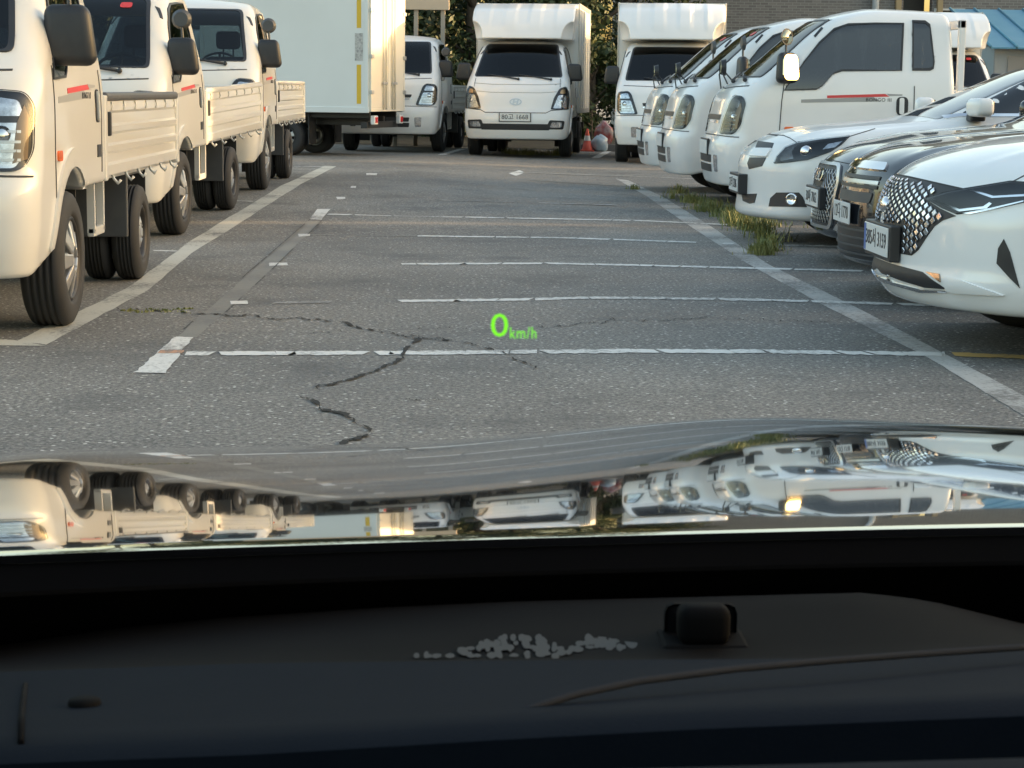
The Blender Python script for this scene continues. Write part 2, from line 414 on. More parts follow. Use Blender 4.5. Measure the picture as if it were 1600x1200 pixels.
def paint_mat(name, col, wear, asp=(.165, .158, .145), sc_=34):
    m = bpy.data.materials.new(name); m.use_nodes = True; n = m.node_tree; b = n.nodes['Principled BSDF']; L = n.links.new
    tc = n.nodes.new('ShaderNodeTexCoord'); t = n.nodes.new('ShaderNodeTexNoise'); t.inputs['Scale'].default_value = sc_; t.inputs['Detail'].default_value = 8; t.inputs['Roughness'].default_value = .75
    t2 = n.nodes.new('ShaderNodeTexNoise'); t2.inputs['Scale'].default_value = 1.7; t2.inputs['Detail'].default_value = 3
    L(tc.outputs['Object'], t.inputs['Vector']); L(tc.outputs['Object'], t2.inputs['Vector'])
    a = n.nodes.new('ShaderNodeMath'); a.operation = 'MULTIPLY_ADD'; a.inputs[1].default_value = .55; L(t2.outputs[0], a.inputs[0]); 
    s = n.nodes.new('ShaderNodeMath'); s.operation = 'MULTIPLY'; s.inputs[1].default_value = .75; L(t.outputs[0], s.inputs[0]); L(s.outputs[0], a.inputs[2])
    r = n.nodes.new('ShaderNodeValToRGB'); r.color_ramp.elements[0].position = wear-.05; r.color_ramp.elements[1].position = wear+.09
    L(a.outputs[0], r.inputs[0])
    x = n.nodes.new('ShaderNodeMix'); x.data_type = 'RGBA'; x.inputs[6].default_value = (*col, 1); x.inputs[7].default_value = (*asp, 1)
    L(r.outputs[0], x.inputs[0]); L(x.outputs[2], b.inputs['Base Color']); b.inputs['Roughness'].default_value = .75
    bp = n.nodes.new('ShaderNodeBump'); bp.inputs['Strength'].default_value = .4; bp.inputs['Distance'].default_value = .004
    L(t.outputs[0], bp.inputs['Height']); L(bp.outputs[0], b.inputs['Normal'])
    return m
ASPHALT = asphalt_mat()
LINEW = paint_mat('line_paint_white', (.66, .65, .61), .70)
LINEG = paint_mat('line_paint_worn', (.44, .43, .40), .66)
LINEL = paint_mat('line_paint_cream', (.52, .50, .43), .70)
LINEY = paint_mat('line_paint_yellow', (.55, .36, .12), .72)
LINEO = paint_mat('line_paint_orange', (.60, .30, .16), .66)
GHOST = paint_mat('line_ghost', (.215, .207, .18), .64)
CRACK = principled('crack_shade', (.014, .014, .013), .95)  # shade inside the cracks put into one flat dark colour
SEAMD = principled('seam_grey', (.07, .068, .064), .95)
MOSS = principled('moss', (.09, .10, .035), .9, noise=(30, .8, (.13, .12, .07)))
gx = [-400, -150, -60, -30, -15]+list(np.arange(-10, 12.01, .4))+[20, 40, 80, 160, 400]
gy = [-60, -20, -5]+list(np.arange(0, 40.01, .4))+[50, 70, 110, 200, 400, 900]
gv = [(x, y, zg(x, y)) for y in gy for x in gx]; nx_ = len(gx)
gf = [(j*nx_+i, j*nx_+i+1, (j+1)*nx_+i+1, (j+1)*nx_+i) for j in range(len(gy)-1) for i in range(nx_-1)]
ground = tag(obj('asphalt_ground', pydata('asphalt_ground', gv, gf, True), ASPHALT), 'grey worn asphalt surface of the parking lot', 'parking lot', kind='structure')
def flat_poly(name, px, mat, z=.002, sub=14, jit=0.):
    """a painted area of the ground, outlined in pixels of the photograph"""
    P = []
    for p in densify([tuple(q) for q in px], sub):
        g = gnd(*p); P.append((g.x+random.uniform(-jit, jit), g.y+random.uniform(-jit, jit), g.z+z))
    me = pydata(name, P, [tuple(range(len(P)))])
    if me.polygons[0].normal.z < 0: me.flip_normals()
    bm = bmesh.new(); bm.from_mesh(me); bmesh.ops.triangulate(bm, faces=bm.faces); bm.to_mesh(me); bm.free()
    return obj(name, me, mat, ground)
def chip_line(name, px, wd, mat, z=.003, gap=.014, keep=1.0, lens=(.07, .34)):
    """a thin stall line that has broken into chips: many short irregular pieces of one painted line"""
    W = [gnd(*p) for p in px]; V, Fc = [], []
    tot = [0.]
    for a, b in zip(W, W[1:]): tot.append(tot[-1]+(b-a).length)
    def at(s):
        for i in range(len(W)-1):
            if s <= tot[i+1]: return W[i].lerp(W[i+1], (s-tot[i])/(tot[i+1]-tot[i]))
        return W[-1]
    d = (W[-1]-W[0]).normalized(); nn = Vector((-d.y, d.x, 0)); s = 0.
    while s < tot[-1]-.01:
        ln = random.uniform(*lens); e = min(s+ln, tot[-1])
        if random.random() < keep:
            k = max(2, int((e-s)/.025)); sk = random.uniform(-.04, .04); up, dn = [], []
            for i in range(k+1):
                q = at(s+(e-s)*i/k); q2 = at(min(max(s+(e-s)*i/k+sk, 0), tot[-1]))
                wv = wd*(.5+random.uniform(-.17, .06)); up.append(q+nn*wv); dn.append(q2-nn*(wd*(.5+random.uniform(-.17, .06))))
            b = len(V); V += [(p.x, p.y, p.z+z) for p in up]+[(p.x, p.y, p.z+z) for p in dn]
            for i in range(k): Fc.append((b+i, b+k+1+i, b+k+2+i, b+i+1))
        s = e+random.uniform(.2, 1.)*gap
    return obj(name, pydata(name, V, Fc), mat, ground)
# long lane lines
flat_poly('lane_line', [(25, 534), (200, 450), (300, 375), (440, 290), (508, 259), (526, 260), (470, 288), (300, 396), (234, 452), (73, 539)], LINEL, jit=.006)
flat_poly('lane_line', [(-60, 529), (24, 532), (72, 541), (-60, 540)], LINEL, .0023, jit=.004)
LR = [(962, 279), (1012, 308), (1085, 358), (1171, 414), (1292, 480), (1450, 559), (1585, 641), (1640, 672)]
RR = [(982, 282), (1040, 310), (1117, 358), (1202, 414), (1337, 480), (1487, 559), (1640, 640)]
flat_poly('lane_line', LR+RR[::-1], LINEG, jit=.0030)
# stall lines
chip_line('stall_line', [(290, 553), (640, 552), (1000, 549), (1200, 550), (1484, 554)], .15, LINEW, .0030)
chip_line('stall_line', [(1486, 554), (1640, 560)], .15, LINEY, .0034, lens=(1., 2.))
chip_line('stall_line', [(620, 471), (800, 469), (910, 466), (1000, 466), (1180, 469), (1484, 478)], .14, LINEW, .0030, keep=.985)
chip_line('stall_line', [(392, 474), (620, 471)], .12, LINEG, .0028, keep=.62, gap=.05)
chip_line('stall_line', [(625, 413), (860, 412), (1000, 415), (1352, 424)], .14, LINEW, .0030, keep=.95)
chip_line('stall_line', [(650, 369), (880, 372), (1000, 376), (1206, 383), (1382, 387)], .14, LINEW, .0030, keep=.93)
chip_line('stall_line', [(480, 367), (650, 369)], .10, GHOST, .0022, keep=.8)
chip_line('stall_line', [(512, 335), (800, 341), (1000, 345), (1128, 351), (1210, 355)], .15, LINEW, .0030)
chip_line('stall_line', [(690, 313), (760, 315), (870, 318), (1080, 324)], .12, LINEG, .0030, keep=.7)
chip_line('stall_line', [(800, 269), (1000, 276), (1120, 281)], .10, LINEL, .0030, lens=(1, 3))
chip_line('stall_line', [(810, 280), (1000, 292), (1100, 298)], .12, GHOST, .0022, lens=(.5, 2))
chip_line('stall_line', [(930, 247), (960, 231)], .16, LINEW, .0030, lens=(3, 5))
chip_line('stall_line', [(690, 242), (722, 233)], .14, LINEW, .0030, lens=(3, 5))
chip_line('stall_line', [(458, 260), (512, 260.5)], .11, LINEW, .0034, lens=(2, 4))
chip_line('stall_line', [(360, 314), (396, 315)], .09, LINEW, .0034, lens=(2, 4))
chip_line('stall_line', [(236, 392), (276, 393)], .08, LINEW, .0034, lens=(2, 4))
for a in ([(360, 471), (386, 470.5), (388, 475.5), (360, 476)], [(420, 411), (449, 411), (450, 415), (421, 416)], [(466, 366), (484, 366), (484, 369), (467, 370)],
          [(526, 308), (539, 308), (539, 311), (527, 312)], [(548, 291), (557, 291), (556, 294), (548, 294)], [(572, 271), (590, 271), (588, 274), (572, 274)], [(795, 271), (812, 266), (820, 270), (806, 275)]):
    flat_poly('stall_dash', a, LINEW, .0030, 4, .004)
flat_poly('stall_mark', [(210, 583), (258, 584), (301, 528), (274, 527)], LINEW, .0036, 6, .006)
flat_poly('stall_mark', [(246, 553), (285, 553), (288, 548), (252, 548)], LINEO, .0046, 5, .004)
flat_poly('stall_mark', [(484, 343), (502, 344), (517, 327), (496, 327)], LINEW, .0036, 6, .005)
flat_poly('old_line', [(278, 526), (306, 528), (420, 425), (500, 346), (482, 345), (392, 425)], GHOST, .0012, 10, .004)
chip_line('old_seam', [(272, 528), (390, 424), (482, 345), (556, 280)], .010, SEAMD, .0018, keep=.6, lens=(.2, .7), gap=.1)
chip_line('old_seam', [(310, 528), (422, 424), (503, 345)], .010, SEAMD, .0018, keep=.6, lens=(.2, .7), gap=.1)
def crack(px, wd, mat=CRACK, z=.005, jit=1.0, name='crack'):
    """a jagged crack as a flat dark strip: random walk about the given line, opening and closing"""
    pts = []; off = 0.; ow = 0.
    for a, b in zip(px, px[1:]):
        L_ = math.hypot(b[0]-a[0], b[1]-a[1]); k = max(1, int(L_/2.6)); ux, uy = (b[0]-a[0])/L_, (b[1]-a[1])/L_
        for i in range(k):
            t = i/k; off = off*.72+random.gauss(0, 1.5)*jit; pts.append((a[0]+(b[0]-a[0])*t-uy*off+random.uniform(-1.2, 1.2), a[1]+(b[1]-a[1])*t+ux*off*.6))
    pts.append(px[-1]); W = [gnd(*p) for p in pts]; V, Fc = [], []
    for i, p in enumerate(W):
        d = (W[min(i+1, len(W)-1)]-W[max(i-1, 0)]); d = d.normalized() if d.length > 0 else Vector((1, 0, 0)); n_ = Vector((-d.y, d.x, 0)); ow = ow*.6+random.gauss(0, .55)
        ww = wd*max(.10, .75+ow)*(.25 if i in (0, len(W)-1) else 1); V += [tuple(p+n_*ww*.5+Vector((0, 0, z))), tuple(p-n_*ww*.5+Vector((0, 0, z)))]
    for i in range(len(W)-1): Fc.append((2*i, 2*i+1, 2*i+3, 2*i+2))
    return obj(name, pydata(name, V, Fc), mat, ground)
crack([(180, 483), (300, 490), (430, 497), (520, 502), (540, 505), (572, 515), (620, 524), (650, 530), (700, 534)], .014, z=.0050)
crack([(655, 529), (632, 545), (628, 560), (612, 570), (575, 585), (530, 598), (497, 605), (500, 612)], .017, z=.0050)
crack([(468, 620), (486, 626), (504, 640), (540, 649), (558, 660), (578, 672), (572, 682), (545, 690), (520, 700)], .024, z=.0050)
crack([(640, 524), (720, 534), (785, 552), (805, 563), (838, 574), (830, 582)], .009, z=.0050)
crack([(835, 513), (870, 511), (895, 508), (960, 502), (1140, 498), (1300, 505)], .006, z=.0044)
crack([(620, 624), (660, 625), (695, 627)], .006, z=.0044)
crack([(470, 520), (540, 518), (640, 516), (740, 514)], .0030, z=.0044)
# ================================================================== grass
def grass(name, spots, label):
    V, Fc = [], []
    for (x, y), n_, r, h in spots:
        g = gnd(x, y)
        for _ in range(n_):
            a = random.uniform(0, 6.28); q = abs(random.gauss(0, .55))*r; bx_, by_ = g.x+math.cos(a)*q, g.y+math.sin(a)*q*1.1
            hh = h*random.uniform(.35, 1.15)*(1-.4*min(1, q/(r*1.6))); t = random.uniform(0, 6.28); l = hh*random.uniform(.15, .8); w_ = random.uniform(.0025, .006)
            dx, dy = math.cos(t), math.sin(t); b = len(V)
            for k, (s_, zf) in enumerate(((0, 0), (.25, .45), (.6, .8), (1, 1.-.25*random.random()))):
                cx, cy, cz = bx_+dx*l*s_, by_+dy*l*s_, hh*zf+g.z; wk = w_*(1-.8*s_)
                V += [(cx-dy*wk, cy+dx*wk, cz), (cx+dy*wk, cy-dx*wk, cz)]
            for k in range(3): Fc.append((b+2*k, b+2*k+1, b+2*k+3, b+2*k+2))
    m = bpy.data.materials.new('grass_blades'); m.use_nodes = True; nt_ = m.node_tree; b_ = nt_.nodes['Principled BSDF']
    tc = nt_.nodes.new('ShaderNodeTexCoord'); t_ = nt_.nodes.new('ShaderNodeTexNoise'); t_.inputs['Scale'].default_value = 5; t_.inputs['Detail'].default_value = 5
    r_ = nt_.nodes.new('ShaderNodeValToRGB'); e = r_.color_ramp.elements; e[0].position = .35; e[0].color = (.12, .16, .04, 1); e[1].position = .66; e[1].color = (.34, .32, .11, 1)
    nt_.links.new(tc.outputs['Object'], t_.inputs['Vector']); nt_.links.new(t_.outputs[0], r_.inputs[0]); nt_.links.new(r_.outputs[0], b_.inputs['Base Color']); b_.inputs['Roughness'].default_value = .6
    return tag(obj(name, pydata(name, V, Fc), m), label, 'grass', kind='stuff')
sp = []
for t in np.linspace(0, 1, 26):
    x, y = 1052+t*150, 305+t*68
    sp.append(((x+random.uniform(-8, 12), y+random.uniform(-6, 6)), int(40+90*t*random.random()), .15, .07+.06*random.random()+.05*t))
for t in np.linspace(0, 1, 10): sp.append(((1085+t*120, 312+t*42), 60, .24, .10))
sp += [((1192, 398), 240, .11, .13), ((1205, 392), 160, .12, .15), ((1185, 392), 110, .1, .10), ((1060, 302), 160, .14, .12), ((990, 296), 90, .1, .08)]
grass('grass', sp, 'tufts of yellow green grass growing along the worn lane line beside the parked cars')
sp = [((790+random.uniform(0, 100), 238+random.uniform(0, 5)), 40, .2, .12) for _ in range(16)]+[((870, 243), 160, .25, .16)]
grass('grass', sp, 'low grass growing under the front of the box truck with the wide plate')
sp = [((190+random.uniform(0, 110), 484+random.uniform(-1, 6)), 14, .04, .012) for _ in range(18)]+[((428+random.uniform(-8, 12), 276), 12, .06, .04) for _ in range(4)]
grass('moss', sp, 'thin moss growing in the asphalt crack beside the cream lane line')
# ================================================================== small light trucks
def polysdf(poly):
    A = np.array(poly, float); B = np.roll(A, -1, 0)
    def f(u, v):
        d = np.full(u.shape, 1e9); ins = np.zeros(u.shape, bool)
        for (ax, ay), (bx_, by_) in zip(A, B):
            ex, ey = bx_-ax, by_-ay; wx, wy = u-ax, v-ay; t = np.clip((wx*ex+wy*ey)/(ex*ex+ey*ey+1e-12), 0, 1)
            d = np.minimum(d, np.hypot(wx-ex*t, wy-ey*t))
            c = (ay > v) != (by_ > v)
            with np.errstate(divide='ignore', invalid='ignore'): ins ^= c & (u < (ex*wy/(ey if abs(ey) > 1e-12 else 1e-12)+ax))
        return np.where(ins, -d, d)
    return f
def make_wheel(parent, x, y, r, wd, side, rimr, spokes=7, dish=.02, mat=HUBC, cover=True, holes=0):
    """wheel (the silver disc) > tyre, spoke; outer face looks towards local +y * side"""
    g = .012
    tp = [(rimr, -wd/2+.02), (rimr+.012, -wd/2), (r-.045, -wd/2-.004), (r-.012, -wd/2+.012), (r, -wd/2+.035)]
    for k in range(4):
        h = -wd/2+.035+(wd-.07)*(k+.5)/4.; tp += [(r, h-.007), (r-.009, h-.005), (r-.009, h+.005), (r, h+.007)]
    tp += [(r, wd/2-.035), (r-.012, wd/2-.012), (r-.045, wd/2+.004), (rimr+.03, wd/2+.002), (rimr+.012, wd/2), (rimr, wd/2-.02)]
    key = ('w', r, wd, rimr, spokes, dish)
    if key not in MESHC:
        ty = lathe('tyre', tp, 44)
        e = wd/2
        rim = lathe('wheel', [(rimr+.004, -e+.03), (rimr+.004, e-.012), (rimr-.012, e-.004), (rimr-.02, e-.018), (rimr-.035, e-.055-dish), (.10, e-.06-dish), (.06, e-.055-dish), (0, e-.055-dish)], 44)
        bm = bmesh.new()
        sp_ = []
        for k in range(spokes):
            a = 2*math.pi*k/spokes; M = Matrix.Rotation(a, 4, 'Y')
            v = bx(bm, .05, rimr-.012, e-.04-dish, e-.006-dish*.5, -.034, .034, .008)
            for q in v:
                t = (q.co.x-.05)/max(rimr-.06, .01); q.co.z *= .75+.65*t; q.co.y += (.018 if t < .5 else 0)-.012*t
            bmesh.ops.transform(bm, matrix=M, verts=v)
        spk = bm_mesh(bm, 'spoke_disc')
        cap = lathe('hub_cap', [(.075, e-.055-dish), (.07, e-.015-dish*.4), (.05, e-.004-dish*.3), (0, e-.001-dish*.3)], 20)
        MESHC[key] = (ty, rim, spk, cap)
    ty, rim, spk, cap = MESHC[key]
    w_ = obj('wheel', rim, DGREY if spokes else mat, parent, (x, y, r), (0, random.uniform(0, 1), 0 if side > 0 else math.pi))
    obj('tyre', ty, RUBBER, w_)
    if spokes: obj('spoke_disc', spk, mat, w_); obj('hub_cap', cap, mat, w_)
    return w_
MESHC = {}; BODIES = {}; SHELLS = {}
BW = sm1([(.2, .80), (.34, .83), (.5, .86), (.75, .868), (1.1, .868), (1.28, .85), (1.6, .775), (1.87, .72), (2.0, .68)], .05)
BXF = sm1([(.2, -.09), (.32, -.045), (.44, -.01), (.60, 0), (.72, -.012), (.77, -.055), (.95, -.08), (1.12, -.12), (1.22, -.19), (1.31, -.33), (1.87, -.97), (1.95, -1.22), (2.05, -1.6)], .028)
BRF = sm1([(-2.6, 1.93), (-1.9, 1.97), (-1.5, 1.98), (-1.15, 1.945), (-.9, 1.87), (0, 1.62)], .08)
def bongo_field(L):
    def f(p):
        x, y, z = p[:, 0], np.abs(p[:, 1]), p[:, 2]
        wb = 1/(1+np.exp(-(z-1.28)/.035)); fx = (x-BXF(z)+.15*(y/.87)**3.2*(1-wb)+.11*(y/.75)**2.2*wb)*(.95-.25/(1+np.exp(-(z-1.24)/.03)))
        fy = y-BW(z)-.02*np.exp(-((x+1.0)**2+(z-.40)**2)/.12)+.012*np.exp(-((z-1.16)/.02)**2)*0
        ft = (z-BRF(x)+.05*(y/.68)**2)
        fr = -x-L+.05*np.maximum(z-1.15, 0)-.0
        a = smax(fx, fy, .13); a = smax(a, ft, .14); a = smax(a, fr, .07)
        zb = np.where(x > -1.0, .305+.11*np.clip((-x-.25)/.5, 0, 1), .66)
        a = smax(a, zb-z, .03)
        cyl = np.where(y > .42, .415-np.hypot(x+1.0, z-.35), -1)
        return smax(a, cyl, .02)
    return f
def plate_obj(parent, txt, w_, h_, loc, rot, tsize, mat=PLATEW, blue=False, ink=INK):
    b = obj('number_plate', box_mesh('number_plate', -w_/2, w_/2, -h_/2, h_/2, -.004, .004, bev=.003), mat, parent, loc, rot)
    if txt:
        t = obj('lettering', text_mesh(txt, tsize), ink, b, (.012 if blue else 0, 0, .0052))
    if blue: obj('blue_band', box_mesh('blue_band', -w_/2+.004, -w_/2+.045, -h_/2+.004, h_/2-.004, .0042, .0052), PLATEB, b)
    return b
FRONT_ROT = (math.pi/2, 0, math.pi/2)             # a flat text plane that faces local +x
Z6 = lambda *pts: [(1100+a/3.2, b/3.2) for a, b in pts]
M10 = place((2.40, 19.6, 0), math.pi)
def flip_y(poly): return [(-a, b) for a, b in poly]
def both(fn):
    fn(0); fn(1)
def patch_lr(body, parent, name, mat, *a, **k):
    """the same plate on the left and, mirrored, on the right side"""
    me = body.patch(name, *a, **k); o = obj(name, me, mat, parent); o2 = obj(name, mirror_mesh(me), mat, parent); return o, o2
def seat_set(parent, x, zf=.66):
    for y in (.36, -.36):
        bm = bmesh.new(); bx(bm, x-.5, x+.02, y-.25, y+.25, zf, zf+.16, .05); bx(bm, x-.58, x-.42, y-.25, y+.25, zf+.1, zf+.72, .06)
        s_ = obj('seat', bm_mesh(bm, 'seat', True), SEAT, parent)
        bm = bmesh.new(); bx(bm, x-.58, x-.47, y-.13, y+.13, zf+.80, zf+.99, .045, seg=3); bx(bm, x-.54, x-.52, y-.06, y-.045, zf+.7, zf+.82); bx(bm, x-.54, x-.52, y+.045, y+.06, zf+.7, zf+.82)
        obj('headrest', bm_mesh(bm, 'headrest', True), SEAT, s_)
def steering(parent, loc, tilt):
    bm = bmesh.new(); R_, r_ = .19, .013; vs = []
    pts = [(R_*math.cos(2*math.pi*k/28), R_*math.sin(2*math.pi*k/28), 0) for k in range(29)]; tube(bm, pts, r_, 6, False)
    for a in (0, math.pi, -math.pi/2): tube(bm, [(0, 0, -.02), (.18*math.cos(a), .18*math.sin(a), 0)], .014, 5)
    bmesh.ops.create_uvsphere(bm, u_segments=10, v_segments=6, radius=.06)
    return obj('steering_wheel', bm_mesh(bm, 'steering_wheel', True), PLASTIC, parent, loc, (0, tilt, 0))
def mirrors(parent, side=1, aux=True, glass=True, yaw=0., z0=1.26, x0=-.74, y0=.745, chromeglass=False):
    bm = bmesh.new(); s = 1
    bx(bm, -.055, .055, 0, .245, 0, .285, .05, seg=4)
    for v in bm.verts:
        t = v.co.z/.285; v.co.y *= 1-.22*max(0, t-.35); v.co.y += .05*max(0, t-.3)*0; v.co.x *= 1-.25*t
    h = obj('mirror_housing', bm_mesh(bm, 'mirror_housing', True), PLASTIC, parent, (x0, y0+.055, z0), (0, 0, yaw))
    bm = bmesh.new(); bx(bm, -.064, -.046, .022, .222, .025, .262, 0)
    bmesh.ops.bevel(bm, geom=[e for e in bm.edges if abs(e.verts[0].co.x-e.verts[1].co.x) > .01], offset=.05, segments=4, affect='EDGES', profile=.5)
    for v in bm.verts: t = v.co.z/.285; v.co.y *= 1-.22*max(0, t-.35); v.co.x *= 1-.2*t
    obj('mirror_glass', bm_mesh(bm, 'mirror_glass'), MIRROR, h)
    bm = bmesh.new(); tube(bm, [(0, -.10, .05), (0, .03, .06)], .028, 8); bx(bm, -.05, .03, -.12, -.075, -.01, .13, .01)
    obj('mirror_arm', bm_mesh(bm, 'mirror_arm', True), PLASTIC, h)
    if aux:
        bm = bmesh.new(); tube(bm, [(0, .12, .27), (0, .115, .34), (0, .11, .40)], .011, 6)
        M = Matrix.Translation((0, .11, .425)) @ Matrix.Rotation(math.pi/2, 4, 'Y')
        bmesh.ops.create_cone(bm, cap_ends=True, segments=20, radius1=.078, radius2=.055, depth=.035, matrix=M)
        am = obj('auxiliary_mirror', bm_mesh(bm, 'auxiliary_mirror', False), GREYPL, h)
        obj('auxiliary_glass', lathe('auxiliary_glass', [(0, -.021), (.064, -.020), (.064, -.012)], 20, 'x'), MIRROR, am, (0, .11, .425))
    return h
def corner_mirror(parent):
    """round mirror on wire arms at the passenger corner of the nose"""
    bm = bmesh.new(); c = Vector((-.26, -.74, 1.42))
    for a in ((-.30, -.62, 1.24), (-.24, -.70, 1.20), (-.36, -.72, 1.28)): tube(bm, [a, tuple(Vector(a).lerp(c, .6)+Vector((.03, -.02, .02))), tuple(c)], .008, 6)
    M = Matrix.Translation(c+Vector((0, -.02, .0))) @ Matrix.Rotation(math.pi/2, 4, 'Y')
    bmesh.ops.create_cone(bm, cap_ends=True, segments=22, radius1=.085, radius2=.07, depth=.05, matrix=M)
    o = obj('corner_mirror', bm_mesh(bm, 'corner_mirror'), PLASTIC, parent)
    bm = bmesh.new(); bmesh.ops.create_cone(bm, cap_ends=True, segments=22, radius1=.066, radius2=.066, depth=.006, matrix=Matrix.Translation(c+Vector((.028, -.02, 0))) @ Matrix.Rotation(math.pi/2, 4, 'Y'))
    obj('mirror_glass', bm_mesh(bm, 'corner_glass'), MIRROR, o)
def wipers(body, parent, pts):
    for (ya, za), (yb, zb) in pts:
        P = body.axis([(ya, za), ((ya+yb)/2, (za+zb)/2), (yb, zb)], 'front'); n_ = grad(body.f, P); n_ /= np.linalg.norm(n_, axis=1)[:, None]; P = P+n_*.022
        bm = bmesh.new(); tube(bm, [tuple(q) for q in P], [.016, .011, .007], 6); bmesh.ops.create_uvsphere(bm, u_segments=8, v_segments=6, radius=.022, matrix=Matrix.Translation(P[0]))
        obj('wiper', bm_mesh(bm, 'wiper', True), PLASTIC, parent)
WS_B = [(-.72, 1.315), (.72, 1.315), (.71, 1.39), (.61, 1.855), (-.61, 1.855), (-.71, 1.39)]
def inset(poly, d):
    c = np.mean(np.array(poly), 0); out = []
    for p in poly:
        v = np.array(p)-c; l = np.linalg.norm(v); out.append(tuple(c+v*(1-d*1.3/l)))
    return out
DOORW = Z6((398, 453), (560, 450), (590, 432), (645, 372), (690, 357), (990, 354), (1000, 116), (860, 114), (720, 118), (650, 142), (575, 210), (500, 305))
QUARW = Z6((1041, 354), (1040, 102), (1105, 104), (1130, 122), (1140, 190), (1153, 310), (1148, 345), (1130, 354))
HEADL = Z6((190, 590), (205, 510), (235, 497), (282, 506), (303, 535), (305, 600), (290, 655), (262, 685), (180, 682), (174, 650))
HEAD_F = [(.50, .785), (.795, .785), (.835, .87), (.835, 1.08), (.80, 1.135), (.66, 1.145), (.61, 1.10)]
def make_cab(parent, L, super_cab, tint, field=None, ws=WS_B, stripes=True, red=False):
    bk = (field or bongo_field, L)
    if bk not in BODIES: BODIES[bk] = Body((field or bongo_field)(L), M10)
    B = BODIES[bk]
    dw = [tuple(q) for q in B.px(DOORW, 18.5)[:, [0, 2]]]; qw = [tuple(q) for q in B.px(QUARW, 18.5)[:, [0, 2]]] if super_cab else None
    if not super_cab:
        lim = -(L-.10); dw = [(max(a, lim), b) for a, b in dw]
    h1 = polysdf(inset(dw, .022)); h2 = polysdf(inset(qw, .02)) if qw else None; h3 = polysdf(inset(ws, .022))
    rw = [(-.52, 1.32), (.52, 1.32), (.47, 1.72), (-.47, 1.72)]; h4 = polysdf(inset(rw, .01))
    def shell(p):
        o = B.f(p); inner = np.maximum(o+.045, .74-p[:, 2]); s = np.maximum(o, -inner)
        m = (o < .07) & (o > -.13) & (p[:, 2] > 1.15); q = p[m]
        if len(q):
            x, y, z = q[:, 0], q[:, 1], q[:, 2]; sm_ = s[m]
            sm_ = np.maximum(sm_, -np.maximum(h1(x, z), .35-np.abs(y)))
            if h2: sm_ = np.maximum(sm_, -np.maximum(h2(x, z), .35-np.abs(y)))
            sm_ = np.maximum(sm_, -np.maximum(h3(y, z), -1.25-x)); sm_ = np.maximum(sm_, -np.maximum(h4(y, z), x+L-.35)); s[m] = sm_
        return s
    if bk not in SHELLS: SHELLS[bk] = surface_nets(shell, (-L-.05, -.9, .25), (.05, .9, 2.03), .022, 'cab_shell')
    obj('cab_shell', SHELLS[bk], WHITE, parent)
    gm = tint
    obj('windshield', B.patch('windshield', ws, 'front', .006, .004, .05, rnd=.06), gm, parent)
    seal = lambda poly, mode, wd=.014, **k: B.patch('window_seal', poly, mode, .008, .012, .05, holes=[inset(poly, wd)], **k)
    obj('window_seal', seal(roundpoly(ws, .06), 'front', .022), PLASTIC, parent)
    me = B.patch('side_window', dw, 'left', .003, .004, .05); obj('side_window', me, gm, parent); obj('side_window', mirror_mesh(me), gm, parent)
    me = seal(dw, 'left'); obj('window_seal', me, PLASTIC, parent); obj('window_seal', mirror_mesh(me), PLASTIC, parent)
    if qw:
        me = B.patch('quarter_window', qw, 'left', .003, .004, .05); obj('quarter_window', me, gm, parent); obj('quarter_window', mirror_mesh(me), gm, parent)
        me = seal(qw, 'left', .02); obj('window_seal', me, PLASTIC, parent); obj('window_seal', mirror_mesh(me), PLASTIC, parent)
    obj('rear_window', B.patch('rear_window', rw, 'rear', .004, .004, .08), gm, parent)
    seat_set(parent, -1.25); steering(parent, (-.98, .36, 1.28), .75)
    obj('dashboard', box_mesh('dashboard', -.85, -.40, -.72, .72, .8, 1.20, bev=.06), SEAT, parent)
    if red: patch_one(B, parent, 'red_sticker', REDP, [(.40, 1.765), (.49, 1.765), (.49, 1.805), (.40, 1.805)], 'front', .011, .003, .03, rnd=.02)
    return B
def patch_one(B, parent, name, mat, *a, **k): return obj(name, B.patch(name, *a, **k), mat, parent)
